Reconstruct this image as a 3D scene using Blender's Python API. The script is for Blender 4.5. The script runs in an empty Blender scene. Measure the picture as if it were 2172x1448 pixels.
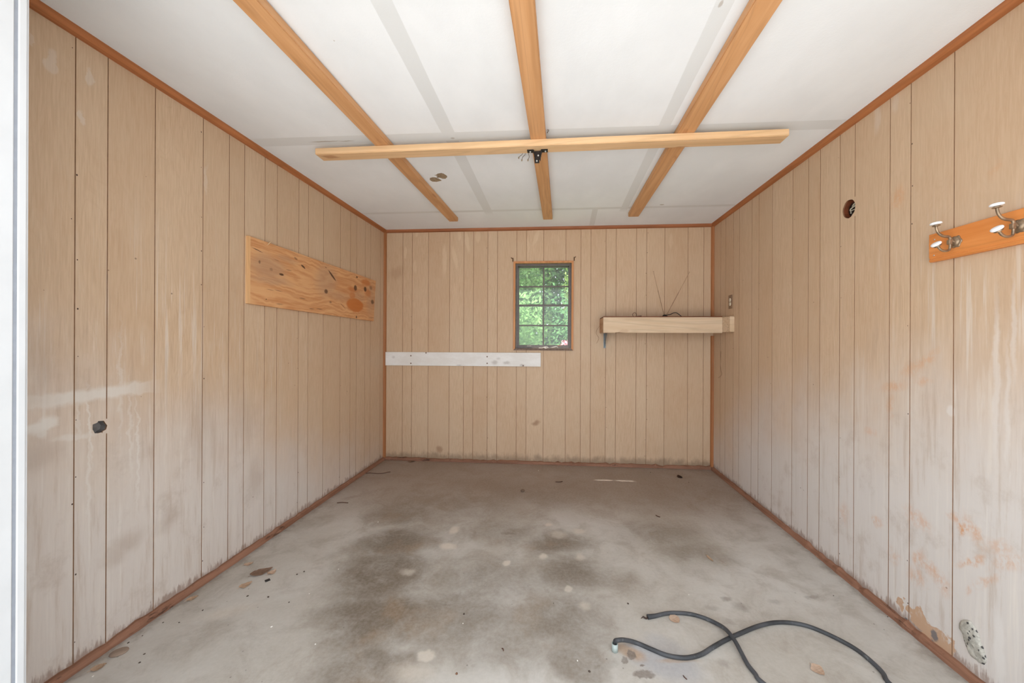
import bpy, bmesh, math, random
from mathutils import Vector, Matrix
random.seed(7)
C = bpy.context.scene.collection
SC = bpy.context.scene

# ---------------------------------------------------------------- camera
F, TH, CX, CY, ROLL = 778.6, 0.0763, 1119.4, 724.7, 0.0045
CAMZ = 1.261
cd = bpy.data.cameras.new('camera'); cam = bpy.data.objects.new('camera', cd); C.objects.link(cam)
cd.sensor_width = 36; cd.lens = F / 2172 * 36
cd.shift_x = (1086 - CX) / 2172; cd.shift_y = (CY - 724) / 2172
cd.clip_start = .02
cam.matrix_world = Matrix.Translation((0, 0, CAMZ)) @ Matrix.Rotation(TH, 4, 'Z') @ Matrix.Rotation(math.pi/2, 4, 'X') @ Matrix.Rotation(ROLL, 4, 'Z')
SC.camera = cam

# ---------------------------------------------------------------- light and exposure
SC.view_settings.view_transform = 'Standard'; SC.view_settings.look = 'None'
SC.view_settings.gamma = 1; SC.view_settings.use_curve_mapping = False
SC.view_settings.exposure = 1.2
w = bpy.data.worlds.new('sky'); SC.world = w; w.use_nodes = True
wn = w.node_tree.nodes; wl = w.node_tree.links
bg = wn['Background']; bg.inputs['Color'].default_value = (.84, .92, 1.0, 1); bg.inputs['Strength'].default_value = 1.45
sl = bpy.data.lights.new('sun', 'SUN'); sl.energy = 8.5; sl.angle = math.radians(1.5); sl.color = (1, .985, .97)
so = bpy.data.objects.new('sun', sl); C.objects.link(so)
so.rotation_euler = Vector((.45, -.30, -1.0)).to_track_quat('-Z', 'Y').to_euler(); so.location = (-4, 6, 9)

# ---------------------------------------------------------------- room measures (metres)
XL, XR, YB, H = -1.8283, 1.5652, 3.7955, 2.443
YF = .87          # inner face of the front wall
IN = .0254

def ray(u, v):
    a0, b0 = u - CX, v - CY
    a = (a0*math.cos(ROLL) + b0*math.sin(ROLL)) / F
    b = (-a0*math.sin(ROLL) + b0*math.cos(ROLL)) / F
    return Vector((a*math.cos(TH) - math.sin(TH), a*math.sin(TH) + math.cos(TH), -b))
CO = Vector((0, 0, CAMZ))
def onX(u, v, X): r = ray(u, v); return CO + r*(X/r.x)
def onY(u, v, Y): r = ray(u, v); return CO + r*(Y/r.y)
def onZ(u, v, Z=0.0): r = ray(u, v); return CO + r*((Z-CAMZ)/r.z)

# ---------------------------------------------------------------- mesh helpers
def obj(name, bm, mats, parent=None, smooth=False):
    me = bpy.data.meshes.new(name); bm.normal_update(); bm.to_mesh(me); bm.free()
    for m in (mats if isinstance(mats, (list, tuple)) else [mats]): me.materials.append(m)
    if smooth:
        for p in me.polygons: p.use_smooth = True
    o = bpy.data.objects.new(name, me); C.objects.link(o)
    if parent is not None:
        o.parent = parent
        if parent.parent is None: o.matrix_parent_inverse = Matrix.Translation(parent.location).inverted()
    return o
def tag(o, label, cat, group=None):
    o['label'] = label; o['category'] = cat
    if group: o['group'] = group
    return o
def struct(o, label=None):
    o['kind'] = 'structure'
    if label: o['label'] = label
    return o
def thing(name, label, cat, loc, group=None):
    o = bpy.data.objects.new(name, None); C.objects.link(o); o.location = loc; o.empty_display_size = .05
    return tag(o, label, cat, group)
def BM(): return bmesh.new()
def add_box(bm, lo, hi, bev=0, mi=0, M=None):
    vs = [bm.verts.new((x, y, z)) for x in (lo[0], hi[0]) for y in (lo[1], hi[1]) for z in (lo[2], hi[2])]
    fs = [(0,1,3,2), (4,6,7,5), (0,4,5,1), (2,3,7,6), (0,2,6,4), (1,5,7,3)]
    faces = [bm.faces.new([vs[i] for i in f]) for f in fs]
    for f in faces: f.material_index = mi
    if M is not None: bmesh.ops.transform(bm, matrix=M, verts=vs)
    if bev:
        ed = list({e for f in faces for e in f.edges})
        bmesh.ops.bevel(bm, geom=ed, offset=bev, segments=2, profile=.5, affect='EDGES')
def add_prism(bm, pts, vec, mi=0):
    """solid between the outline pts (3D, planar) and the same outline moved by vec"""
    a = [bm.verts.new(p) for p in pts]; b = [bm.verts.new(Vector(p) + Vector(vec)) for p in pts]
    fs = [bm.faces.new(a), bm.faces.new(b[::-1])]
    n = len(pts)
    for i in range(n): fs.append(bm.faces.new([a[i], b[i], b[(i+1) % n], a[(i+1) % n]]))
    for f in fs: f.material_index = mi
    bmesh.ops.recalc_face_normals(bm, faces=fs)
def catmull(P, k=6):
    P = [Vector(p) for p in P]; Q = [P[0]*2-P[1]] + P + [P[-1]*2-P[-2]]; out = []
    for i in range(1, len(Q)-2):
        for j in range(k):
            t = j/k
            out.append(.5*((2*Q[i]) + (Q[i+1]-Q[i-1])*t + (2*Q[i-1]-5*Q[i]+4*Q[i+1]-Q[i+2])*t*t + (3*Q[i]-Q[i-1]-3*Q[i+1]+Q[i+2])*t**3))
    out.append(P[-1]); return out
def add_tube(bm, P, r, seg=10, cap=True, mi=0):
    P = [Vector(p) for p in P]; n = len(P); R = r if isinstance(r, (list, tuple)) else [r]*n
    rings = []; up = None
    for i in range(n):
        t = (P[min(i+1, n-1)] - P[max(i-1, 0)]).normalized()
        if up is None: up = t.orthogonal().normalized()
        else: up = (up - t*up.dot(t)).normalized()
        s = t.cross(up)
        rings.append([bm.verts.new(P[i] + (up*math.cos(a)+s*math.sin(a))*R[i]) for a in [2*math.pi*k/seg for k in range(seg)]])
    for i in range(n-1):
        for k in range(seg):
            f = bm.faces.new([rings[i][k], rings[i][(k+1) % seg], rings[i+1][(k+1) % seg], rings[i+1][k]]); f.material_index = mi; f.smooth = True
    if cap:
        for rr in (rings[0][::-1], rings[-1]):
            f = bm.faces.new(rr); f.material_index = mi
def add_lathe(bm, prof, M, seg=20, mi=0):
    """prof: (radius, height) along local z; M places it"""
    rings = [[bm.verts.new(M @ Vector((max(r, 1e-5)*math.cos(2*math.pi*k/seg), max(r, 1e-5)*math.sin(2*math.pi*k/seg), h))) for k in range(seg)] for r, h in prof]
    for i in range(len(rings)-1):
        for k in range(seg):
            f = bm.faces.new([rings[i][k], rings[i][(k+1) % seg], rings[i+1][(k+1) % seg], rings[i+1][k]]); f.material_index = mi; f.smooth = True
    bm.faces.new(rings[0][::-1]).material_index = mi; bm.faces.new(rings[-1]).material_index = mi
def frame_at(p, z):
    return Matrix.Translation(p) @ Vector(z).to_track_quat('Z', 'Y').to_matrix().to_4x4()

# ---------------------------------------------------------------- material helpers
def lin(r, g, b):
    f = lambda c: (c/255/12.92) if c/255 <= .04045 else ((c/255+.055)/1.055)**2.4
    return (f(r), f(g), f(b), 1)
class MT:
    def __init__(s, name, rough=.6, metal=0, spec=.4):
        s.m = bpy.data.materials.new(name); s.m.use_nodes = True
        s.t = s.m.node_tree; s.n = s.t.nodes; s.l = s.t.links; s.b = s.n['Principled BSDF']
        s.b.inputs['Roughness'].default_value = rough; s.b.inputs['Metallic'].default_value = metal
        s.b.inputs['Specular IOR Level'].default_value = spec
        s.obj = s.n.new('ShaderNodeTexCoord').outputs['Object']
    def _set(s, sock, v):
        if isinstance(v, bpy.types.NodeSocket): s.l.new(v, sock)
        else: sock.default_value = v
    def math(s, op, a, b=0.0, c=None, clamp=False):
        n = s.n.new('ShaderNodeMath'); n.operation = op; n.use_clamp = clamp
        s._set(n.inputs[0], a); s._set(n.inputs[1], b)
        if c is not None: s._set(n.inputs[2], c)
        return n.outputs[0]
    def vec(s, axes):
        sp = s.n.new('ShaderNodeSeparateXYZ'); s.l.new(s.obj, sp.inputs[0])
        cb = s.n.new('ShaderNodeCombineXYZ'); s.sep = sp.outputs
        for i, a in enumerate(axes): s.l.new(sp.outputs['XYZ'.index(a)], cb.inputs[i])
        return cb.outputs[0]
    def scale(s, v, sc, off=(0, 0, 0)):
        n = s.n.new('ShaderNodeMapping'); s.l.new(v, n.inputs[0]); n.inputs['Scale'].default_value = sc; n.inputs['Location'].default_value = off
        return n.outputs[0]
    def noise(s, v, sc=1, det=4, rough=.55, dist=0, color=False):
        n = s.n.new('ShaderNodeTexNoise'); s.l.new(v, n.inputs['Vector'])
        n.inputs['Scale'].default_value = sc; n.inputs['Detail'].default_value = det
        n.inputs['Roughness'].default_value = rough; n.inputs['Distortion'].default_value = dist
        return n.outputs['Color' if color else 'Fac']
    def rng(s, v, a, b, c=0.0, d=1.0, smooth=True):
        n = s.n.new('ShaderNodeMapRange'); n.interpolation_type = 'SMOOTHSTEP' if smooth else 'LINEAR'; n.clamp = True
        s._set(n.inputs['Value'], v)
        for k, x in zip(('From Min', 'From Max', 'To Min', 'To Max'), (a, b, c, d)): n.inputs[k].default_value = x
        return n.outputs['Result']
    def mix(s, f, a, b, mode='MIX'):
        n = s.n.new('ShaderNodeMix'); n.data_type = 'RGBA'; n.blend_type = mode; n.clamp_factor = True
        s._set(n.inputs[0], f); s._set(n.inputs[6], a); s._set(n.inputs[7], b)
        return n.outputs[2]
    def warp(s, v, sc, amt):
        c = s.noise(v, sc, 4, .6, color=True)
        a = s.n.new('ShaderNodeVectorMath'); a.operation = 'SUBTRACT'; s.l.new(c, a.inputs[0]); a.inputs[1].default_value = (.5, .5, .5)
        m = s.n.new('ShaderNodeVectorMath'); m.operation = 'SCALE'; s.l.new(a.outputs[0], m.inputs[0]); m.inputs['Scale'].default_value = amt
        d = s.n.new('ShaderNodeVectorMath'); d.operation = 'ADD'; s.l.new(v, d.inputs[0]); s.l.new(m.outputs[0], d.inputs[1])
        return d.outputs[0]
    def blob(s, v, c, r, rot=0, soft=.4, box=False):
        n = s.n.new('ShaderNodeMapping'); n.vector_type = 'TEXTURE'; s.l.new(v, n.inputs[0])
        n.inputs['Location'].default_value = (c[0], c[1], 0); n.inputs['Rotation'].default_value = (0, 0, rot)
        n.inputs['Scale'].default_value = (r[0], r[1], 1e4)
        if box:
            a = s.n.new('ShaderNodeVectorMath'); a.operation = 'ABSOLUTE'; s.l.new(n.outputs[0], a.inputs[0])
            sp = s.n.new('ShaderNodeSeparateXYZ'); s.l.new(a.outputs[0], sp.inputs[0])
            L = s.math('MAXIMUM', sp.outputs[0], sp.outputs[1])
        else:
            a = s.n.new('ShaderNodeVectorMath'); a.operation = 'LENGTH'; s.l.new(n.outputs[0], a.inputs[0]); L = a.outputs['Value']
        return s.rng(L, 1+soft, max(0, 1-soft), 0.0, 1.0)
    def blobs(s, v, L, base=None):
        o = base
        for e in L:
            c, r = e[0], e[1]; rot = e[2] if len(e) > 2 else 0; soft = e[3] if len(e) > 3 else .4; k = e[4] if len(e) > 4 else 1
            box = len(e) > 5 and e[5]
            b = s.blob(v, c, r, rot, soft, box)
            if k != 1: b = s.math('MULTIPLY', b, k)
            o = b if o is None else s.math('MAXIMUM', o, b)
        return o
    def bump(s, h, strength=.3, dist=.002):
        n = s.n.new('ShaderNodeBump'); n.inputs['Strength'].default_value = strength; n.inputs['Distance'].default_value = dist
        s.l.new(h, n.inputs['Height']); s.l.new(n.outputs[0], s.b.inputs['Normal'])
    def out(s, col):
        s._set(s.b.inputs['Base Color'], col); return s.m
def simple(name, rgb, rough=.6, metal=0, var=.08, sc=30, spec=.4):
    m = MT(name, rough, metal, spec)
    n = m.noise(m.obj, sc, 3)
    d = tuple(c*(1-var*2.2) for c in lin(*rgb)[:3]) + (1,); l = tuple(min(1, c*(1+var*1.2)) for c in lin(*rgb)[:3]) + (1,)
    return m.out(m.mix(m.rng(n, .3, .7), d, l))

# ---- panel wood (shared by the three walls; each wall adds its own wear)
PAN = (198, 173, 144)
def panel_mat(name, axes, extra):
    m = MT(name, .55, 0, .3)
    v = m.vec(axes)                      # v = (along wall, height)
    at = m.n.new('ShaderNodeAttribute'); at.attribute_name = 'tone'; tone = at.outputs['Fac']
    of = m.n.new('ShaderNodeCombineXYZ'); m.l.new(m.math('MULTIPLY', tone, 37.0), of.inputs[0]); m.l.new(m.math('MULTIPLY', tone, 91.0), of.inputs[1])
    vo = m.n.new('ShaderNodeVectorMath'); vo.operation = 'ADD'; m.l.new(v, vo.inputs[0]); m.l.new(of.outputs[0], vo.inputs[1]); vo = vo.outputs[0]
    fine = m.noise(m.scale(vo, (170, 9, 1)), 1, 4, .6)
    wavy = m.noise(m.scale(vo, (9, 1.6, 1)), 1, 3, .5, 1.2)
    rings = m.math('FRACT', m.math('MULTIPLY', wavy, 11.0))
    rings = m.math('ABSOLUTE', m.math('SUBTRACT', rings, .5))
    cloud = m.noise(m.scale(v, (2.2, 1.2, 1)), 1, 4, .6)
    c = m.mix(m.rng(fine, .3, .72), lin(194, 164, 134), lin(208, 180, 151))
    c = m.mix(m.math('MULTIPLY', m.rng(rings, .0, .28, 1.0, 0.0), .14), c, lin(176, 142, 110))
    c = m.mix(m.math('MULTIPLY', tone, .42), c, lin(186, 152, 120))
    c = m.mix(m.rng(cloud, .35, .75, 0, .35), c, lin(206, 184, 158))
    c = extra(m, v, c)
    m.bump(fine, .15, .001)
    return m.out(c)

def blX(X, u, v, w_, h_, rot=0, soft=.5, k=1, box=False):
    c = onX(u, v, X); rx = abs(onX(u+w_/2, v, X).y - onX(u-w_/2, v, X).y)/2; rz = abs(onX(u, v+h_/2, X).z - onX(u, v-h_/2, X).z)/2
    return ((c.y, c.z), (rx, rz), rot, soft, k, box)
def blY(u, v, w_, h_, rot=0, soft=.5, k=1, box=False):
    c = onY(u, v, YB); rx = abs(onY(u+w_/2, v, YB).x - onY(u-w_/2, v, YB).x)/2; rz = abs(onY(u, v+h_/2, YB).z - onY(u, v-h_/2, YB).z)/2
    return ((c.x, c.z), (rx, rz), rot, soft, k, box)
def blZ(u, v, w_, h_, rot=0, soft=.5, k=1, box=False, z=0.0):
    c = onZ(u, v, z); rx = abs(onZ(u+w_/2, v, z).x - onZ(u-w_/2, v, z).x)/2; ry = abs(onZ(u, v+h_/2, z).y - onZ(u, v-h_/2, z).y)/2
    return ((c.x, c.y), (rx, ry), rot, soft, k, box)

def chalk(m, v, c, amount, top):
    """pale dried-water bloom on the lower part of the panels near the door, streaky and uneven"""
    sp = m.n.new('ShaderNodeSeparateXYZ'); m.l.new(v, sp.inputs[0])
    y, z = sp.outputs[0], sp.outputs[1]
    n = m.noise(m.scale(v, (1.6, 1.1, 1)), 1, 5, .62)
    edge = m.math('ADD', m.math('ADD', z, m.math('MULTIPLY', y, .42)), m.math('MULTIPLY', n, -1.1))
    k = m.rng(edge, top, top-.95)
    c = m.mix(m.math('MULTIPLY', k, amount), c, lin(211, 206, 202))
    st = m.noise(m.scale(v, (48, 1.3, 1)), 1, 3, .6)
    k2 = m.math('MULTIPLY', m.rng(st, .56, .68), m.math('MULTIPLY', m.rng(z, 2.05, 1.2), m.rng(y, 2.4, 1.5)))
    c = m.mix(m.math('MULTIPLY', k2, .42), c, lin(222, 215, 206))
    st3 = m.noise(m.scale(v, (34, 2.2, 1), (5, 3, 0)), 1, 6, .68)
    low = m.math('MULTIPLY', m.rng(z, 2.3, .9), m.rng(y, 3.4, 1.4))
    c = m.mix(m.math('MULTIPLY', m.rng(st3, .5, .7), m.math('MULTIPLY', low, .42)), c, lin(168, 142, 118))
    c = m.mix(m.math('MULTIPLY', m.rng(st3, .46, .3), m.math('MULTIPLY', low, .35)), c, lin(222, 212, 200))
    mott = m.noise(m.scale(v, (7, 5, 1)), 1, 6, .7)
    c = m.mix(m.math('MULTIPLY', m.rng(mott, .52, .75), m.math('MULTIPLY', k, .42)), c, lin(166, 146, 128))
    # damp line just over the baseboard
    n3 = m.noise(m.scale(v, (26, 12, 1)), 1, 4, .7)
    n3 = m.math('MULTIPLY', n3, m.noise(m.scale(v, (90, 8, 1)), 1, 3, .7))
    d = m.rng(m.math('SUBTRACT', z, m.math('MULTIPLY', n3, .20)), .015, -.02)
    c = m.mix(m.math('MULTIPLY', d, .65), c, lin(130, 100, 82))
    # small dark specks
    s = m.n.new('ShaderNodeTexVoronoi'); m.l.new(m.scale(v, (9, 9, 1)), s.inputs['Vector']); s.inputs['Scale'].default_value = 1
    sp2 = m.math('MULTIPLY', m.math('LESS_THAN', s.outputs['Distance'], .035), m.math('GREATER_THAN', m.noise(m.scale(v, (3, 3, 1)), 1, 2), .53))
    c = m.mix(m.math('MULTIPLY', sp2, .6), c, lin(92, 70, 52))
    return c, y, z
def left_extra(m, v, c):
    c, y, z = chalk(m, v, c, .72, 1.45)
    wv = m.warp(v, 18, .05)
    B = [blX(XL, 200, 836, 240, 24, .035, .55, .7, True), blX(XL, 98, 898, 50, 28, .35, .4, .8), blX(XL, 80, 908, 40, 30, .3, .4, .8), blX(XL, 90, 920, 24, 22, .1, .4, .7), blX(XL, 160, 926, 90, 12, 0, .5, .5),
         blX(XL, 165, 890, 7, 90, .05, .6, .4), blX(XL, 190, 900, 6, 150, .05, .6, .6), blX(XL, 188, 1010, 7, 160, 0, .7, .5), blX(XL, 107, 130, 24, 55, 0, .25, .3),
         blX(XL, 192, 165, 16, 40, 0, .25, .35), blX(XL, 174, 250, 14, 30, 0, .25, .35), blX(XL, 68, 85, 14, 28, 0, .2, .25),
         blX(XL, 276, 920, 6, 190, .02, .7, .4), blX(XL, 292, 960, 5, 220, .02, .7, .5), blX(XL, 255, 830, 8, 240, .0, .7, .35), blX(XL, 437, 380, 8, 60, 0, .4, .25)]
    k = m.blobs(wv, B)
    c = m.mix(k, c, lin(219, 212, 203))
    D = [blX(XL, 265, 1150, 60, 40, .4, .9, .35), blX(XL, 360, 1100, 50, 35, .3, .9, .35), blX(XL, 240, 1180, 50, 40, 0, .9, .3), blX(XL, 540, 1020, 30, 60, 0, .9, .3),
         blX(XL, 520, 890, 40, 90, 0, .9, .2), blX(XL, 420, 900, 50, 160, 0, .9, .2), blX(XL, 90, 780, 60, 120, 0, .9, .25), blX(XL, 90, 960, 80, 60, 0, .9, .3)]
    return m.mix(m.blobs(m.warp(v, 9, .12), D), c, lin(150, 126, 104))
def right_extra(m, v, c):
    c, y, z = chalk(m, v, c, .85, 1.72)
    wv = m.warp(v, 16, .07)
    RU = [blX(XR, 1963, 767, 60, 20, -.8, .9, .5), blX(XR, 1931, 782, 40, 26, -.6, .9, .5), blX(XR, 1895, 818, 44, 18, -.3, .9, .55), blX(XR, 1957, 804, 28, 16, 0, .9, .45),
          blX(XR, 1847, 915, 22, 16, 0, .9, .4), blX(XR, 1889, 862, 12, 44, 0, .9, .45), blX(XR, 2042, 1117, 22, 26, .5, .9, 1.0), blX(XR, 2068, 1128, 60, 20, 1.0, .9, .6),
          blX(XR, 2027, 1096, 24, 18, 0, .9, .6), blX(XR, 1934, 1092, 30, 24, .6, .9, .5), blX(XR, 1960, 1110, 34, 22, .6, .9, .5), blX(XR, 1860, 1107, 18, 18, 0, .9, .6),
          blX(XR, 1949, 1186, 18, 36, .2, .9, .65), blX(XR, 1981, 1216, 60, 26, .3, .9, .7), blX(XR, 1945, 1224, 34, 30, .3, .9, .5), blX(XR, 2060, 1188, 12, 56, .7, .9, .8),
          blX(XR, 2090, 1232, 18, 60, .8, .9, .5), blX(XR, 2136, 1190, 26, 70, .8, .9, .5), blX(XR, 2120, 1160, 30, 40, .8, .9, .45), blX(XR, 2003, 1250, 22, 30, 0, .9, .4),
          blX(XR, 2051, 1248, 12, 18, 0, .9, .5), blX(XR, 1905, 418, 26, 40, .5, .9, .55), blX(XR, 1895, 1180, 18, 30, 0, .9, .4), blX(XR, 2110, 360, 20, 30, 0, .9, .3), blX(XR, 1790, 1090, 20, 40, 0, .9, .3)]
    fine = m.rng(m.noise(m.scale(v, (55, 30, 1)), 1, 4, .7), .33, .62)
    c = m.mix(m.math('MULTIPLY', m.blobs(wv, RU), fine), c, lin(204, 150, 108))
    W = [blX(XR, 2113, 820, 14, 360, 0, .5, .4), blX(XR, 2137, 900, 10, 300, 0, .6, .35), blX(XR, 2120, 1380, 22, 160, .0, .4, .55), blX(XR, 2016, 871, 18, 22, 0, .3, .5), blX(XR, 1861, 250, 12, 60, 0, .5, .25), blX(XR, 1900, 215, 14, 40, 0, .4, .2), blX(XR, 2150, 700, 10, 200, 0, .6, .35)]
    c = m.mix(m.blobs(m.warp(v, 12, .03), W), c, lin(222, 216, 210))
    # veneer peeled off over the baseboard
    PE = [blX(XR, 1911, 1281, 20, 26, 0, .08), blX(XR, 1950, 1312, 44, 46, .75, .08), blX(XR, 1980, 1352, 44, 66, .7, .08), blX(XR, 2006, 1378, 30, 70, .5, .08)]
    c = m.mix(m.math('MULTIPLY', m.blobs(m.warp(v, 26, .10), PE), m.rng(m.noise(m.scale(v, (60, 30, 1)), 1, 4, .7), .2, .5, .45, 1)), c, lin(190, 156, 128))
    c = m.mix(m.blobs(m.warp(v, 30, .04), [blX(XR, 1981, 1346, 14, 22, 0, .3, .8), blX(XR, 1977, 1364, 10, 14, 0, .3, .8), blX(XR, 1924, 1317, 10, 12, 0, .3, .9)]), c, lin(96, 100, 106))
    return c
def back_extra(m, v, c):
    sp = m.n.new('ShaderNodeSeparateXYZ'); m.l.new(v, sp.inputs[0]); z = sp.outputs[1]
    P = [blY(860, 535, 6, 26, 0, .3, .55), blY(943, 552, 9, 64, 0, .4, .6), blY(965, 547, 9, 44, .2, .35, .6), blY(991, 512, 9, 44, .15, .3, .6), blY(1014, 502, 11, 24, 0, .3, .5),
         blY(974, 500, 7, 20, 0, .3, .5), blY(1138, 503, 9, 32, -.35, .3, .55), blY(880, 566, 8, 24, 0, .4, .4), blY(1120, 525, 4, 40, 0, .4, .4), blY(884, 495, 6, 14, 0, .3, .5), blY(965, 640, 8, 60, 0, .6, .25),
         blY(1424, 510, 8, 30, 0, .3, .3), blY(1374, 530, 4, 40, 0, .3, .3)]
    c = m.mix(m.blobs(m.warp(v, 12, .03), P), c, lin(216, 192, 163))
    D = [blY(1136, 897, 16, 8, .2, .6, .6), blY(932, 952, 12, 14, 0, .6, .5), blY(1228, 800, 260, 120, 0, .9, .0), blY(840, 580, 30, 20, .4, .9, .25)]
    c = m.mix(m.blobs(m.warp(v, 14, .05), D), c, lin(140, 100, 72))
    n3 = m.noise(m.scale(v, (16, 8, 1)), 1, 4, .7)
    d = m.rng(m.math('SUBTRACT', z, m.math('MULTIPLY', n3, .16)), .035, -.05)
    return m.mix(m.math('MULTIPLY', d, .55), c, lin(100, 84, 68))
M_left = panel_mat('panel_left', 'YZX', left_extra)
M_right = panel_mat('panel_right', 'YZX', right_extra)
M_back = panel_mat('panel_back', 'XZY', back_extra)
M_groove = simple('groove_brown', (138, 102, 74), .8)
M_nail = simple('nail_dark', (70, 48, 34), .6)

# ---- floor
def floor_mat():
    m = MT('concrete', .62, 0, .35)
    v = m.vec('XYZ')
    big = m.noise(m.scale(v, (1.1, 1.1, 1)), 1, 6, .62, .4)
    med = m.noise(m.scale(v, (5, 5, 1), (3, 1, 0)), 1, 7, .68, .5)
    fine = m.noise(m.scale(v, (60, 60, 1)), 1, 4, .7)
    c = m.mix(m.rng(big, .32, .7), lin(172, 164, 153), lin(196, 191, 184))
    c = m.mix(m.rng(med, .42, .68, 0, .6), c, lin(150, 139, 126))
    wv = m.warp(v, 3.2, .30)
    D = [blZ(860, 1085, 130, 60, 0, .7, .8), blZ(840, 1150, 170, 80, 0, .7, .95), blZ(815, 1220, 210, 110, 0, .6, 1), blZ(790, 1310, 230, 120, 0, .6, 1), blZ(770, 1410, 200, 120, 0, .6, .9),
         blZ(960, 1070, 300, 60, 0, .9, .65), blZ(1120, 1045, 320, 50, 0, .9, .65), blZ(1060, 1130, 200, 50, 0, .9, .6), blZ(1180, 1150, 130, 50, 0, .7, .9), blZ(1210, 1215, 130, 80, 0, .7, .85), blZ(1040, 1230, 320, 90, 0, .8, .6),
         blZ(1170, 1310, 240, 120, 0, .7, .75), blZ(960, 1300, 280, 120, 0, .7, .75), blZ(1400, 1130, 160, 50, 0, .9, .6), blZ(1290, 1230, 90, 50, 0, .9, .5), blZ(1470, 1170, 130, 50, 0, .9, .55), blZ(1090, 1380, 320, 80, 0, .7, .5),
         blZ(1225, 1390, 130, 130, 0, .35, .65), blZ(1440, 1060, 200, 60, 0, .9, .45)]
    k = m.blobs(wv, D)
    med2 = m.noise(m.scale(v, (2.6, 2.6, 1), (9, 4, 0)), 1, 8, .72, .8)
    k = m.math('MULTIPLY', k, m.rng(m.math('ADD', m.math('MULTIPLY', med, .5), m.math('MULTIPLY', med2, .5)), .34, .54, .56, 1.0))
    c = m.mix(m.math('MULTIPLY', k, 1.0), c, lin(110, 97, 82))
    br_ = m.rng(m.noise(m.scale(v, (3.4, 3.4, 1), (1, 8, 0)), 1, 5, .6), .5, .7)
    c = m.mix(m.math('MULTIPLY', m.math('MULTIPLY', br_, k), .4), c, lin(150, 122, 92))
    spots = m.rng(m.noise(m.scale(v, (13, 13, 1), (7, 2, 0)), 1, 5, .7), .58, .72)
    c = m.mix(m.math('MULTIPLY', spots, m.math('MULTIPLY', k, .6)), c, lin(104, 92, 78))
    L = [blZ(963, 1124, 18, 15), blZ(950, 1158, 30, 13, 0, .6), blZ(1151, 1180, 16, 11), blZ(1074, 1193, 12, 12), blZ(1183, 1133, 34, 14, 0, .5, .6), blZ(1228, 1127, 24, 11, 0, .6, .8), blZ(1231, 1181, 20, 14, 0, .6, .7),
         blZ(1205, 1248, 18, 16, 0, .3, .8), blZ(865, 1213, 30, 14, 0, .7, .7), blZ(904, 1390, 34, 26, 0, .3, .8), blZ(1273, 1025, 12, 2, 0, .6, .7), blZ(1163, 1112, 14, 6), blZ(870, 1425, 80, 40, 0, .8, .6), blZ(1238, 1284, 22, 16, 0, .8, .6),
         blZ(480, 1298, 90, 24, .4, .9, .5), blZ(1345, 1355, 60, 20, 0, .9, .3)]
    c = m.mix(m.math('MULTIPLY', m.blobs(m.warp(v, 14, .05), L), .8), c, lin(204, 192, 177))
    P = [blZ(1400, 1400, 150, 70, -.4, .35, .8), blZ(1410, 1370, 90, 40, -.5, .4, .5), blZ(1450, 1415, 60, 60, 0, .4, .6)]
    c = m.mix(m.blobs(m.warp(v, 8, .05), P), c, lin(160, 157, 157))
    B = [blZ(1337, 1383, 60, 26, -.5, .4, .9), blZ(1440, 1401, 80, 10, .1, .5, .7)]
    c = m.mix(m.blobs(m.warp(v, 14, .03), B), c, lin(168, 142, 118))
    K = [blZ(1340, 1388, 22, 20, .4, .2), blZ(1366, 1430, 46, 18, 0, .2, .9), blZ(1362, 1412, 10, 5, 0, .3), blZ(1325, 1398, 14, 18, 0, .2, .8), blZ(1542, 1270, 20, 9, 0, .6, .6), blZ(1645, 1275, 24, 9, 0, .8, .4), blZ(1572, 1288, 30, 16, 0, .8, .5),
         blZ(1722, 1265, 30, 8, .3, .5, .5), blZ(1800, 1420, 0.1, 0.1), blZ(1510, 1290, 26, 10, 0, .8, .4), blZ(1545, 1318, 18, 14, 0, .8, .4), blZ(1535, 1408, 20, 14, 0, .8, .4), blZ(1080, 1131, 30, 5, 0, .5, .7)]
    c = m.mix(m.math('MULTIPLY', m.blobs(m.warp(v, 26, .045), K), .85), c, lin(112, 100, 90))
    # grime gathered along the walls
    xs, ys = m.sep[0], m.sep[1]
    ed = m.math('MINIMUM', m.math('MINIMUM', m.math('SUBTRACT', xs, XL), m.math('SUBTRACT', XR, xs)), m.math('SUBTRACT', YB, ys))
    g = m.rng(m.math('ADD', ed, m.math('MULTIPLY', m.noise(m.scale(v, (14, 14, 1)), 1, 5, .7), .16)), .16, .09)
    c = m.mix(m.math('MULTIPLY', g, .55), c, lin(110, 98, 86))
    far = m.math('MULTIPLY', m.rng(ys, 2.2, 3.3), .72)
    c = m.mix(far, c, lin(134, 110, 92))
    sp = m.n.new('ShaderNodeTexVoronoi'); m.l.new(m.scale(v, (16, 16, 1)), sp.inputs['Vector']); sp.inputs['Scale'].default_value = 1
    s1 = m.math('MULTIPLY', m.math('LESS_THAN', sp.outputs['Distance'], .055), m.math('GREATER_THAN', m.noise(m.scale(v, (4, 4, 1)), 1, 3), .52))
    c = m.mix(m.math('MULTIPLY', s1, .55), c, lin(92, 84, 76))
    c = m.mix(m.rng(fine, .3, .7, 0, .10), c, lin(225, 220, 214))
    m.bump(m.math('ADD', m.math('MULTIPLY', med, .6), m.math('MULTIPLY', fine, .25)), .35, .004)
    return m.out(c)
M_floor = floor_mat()

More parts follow.
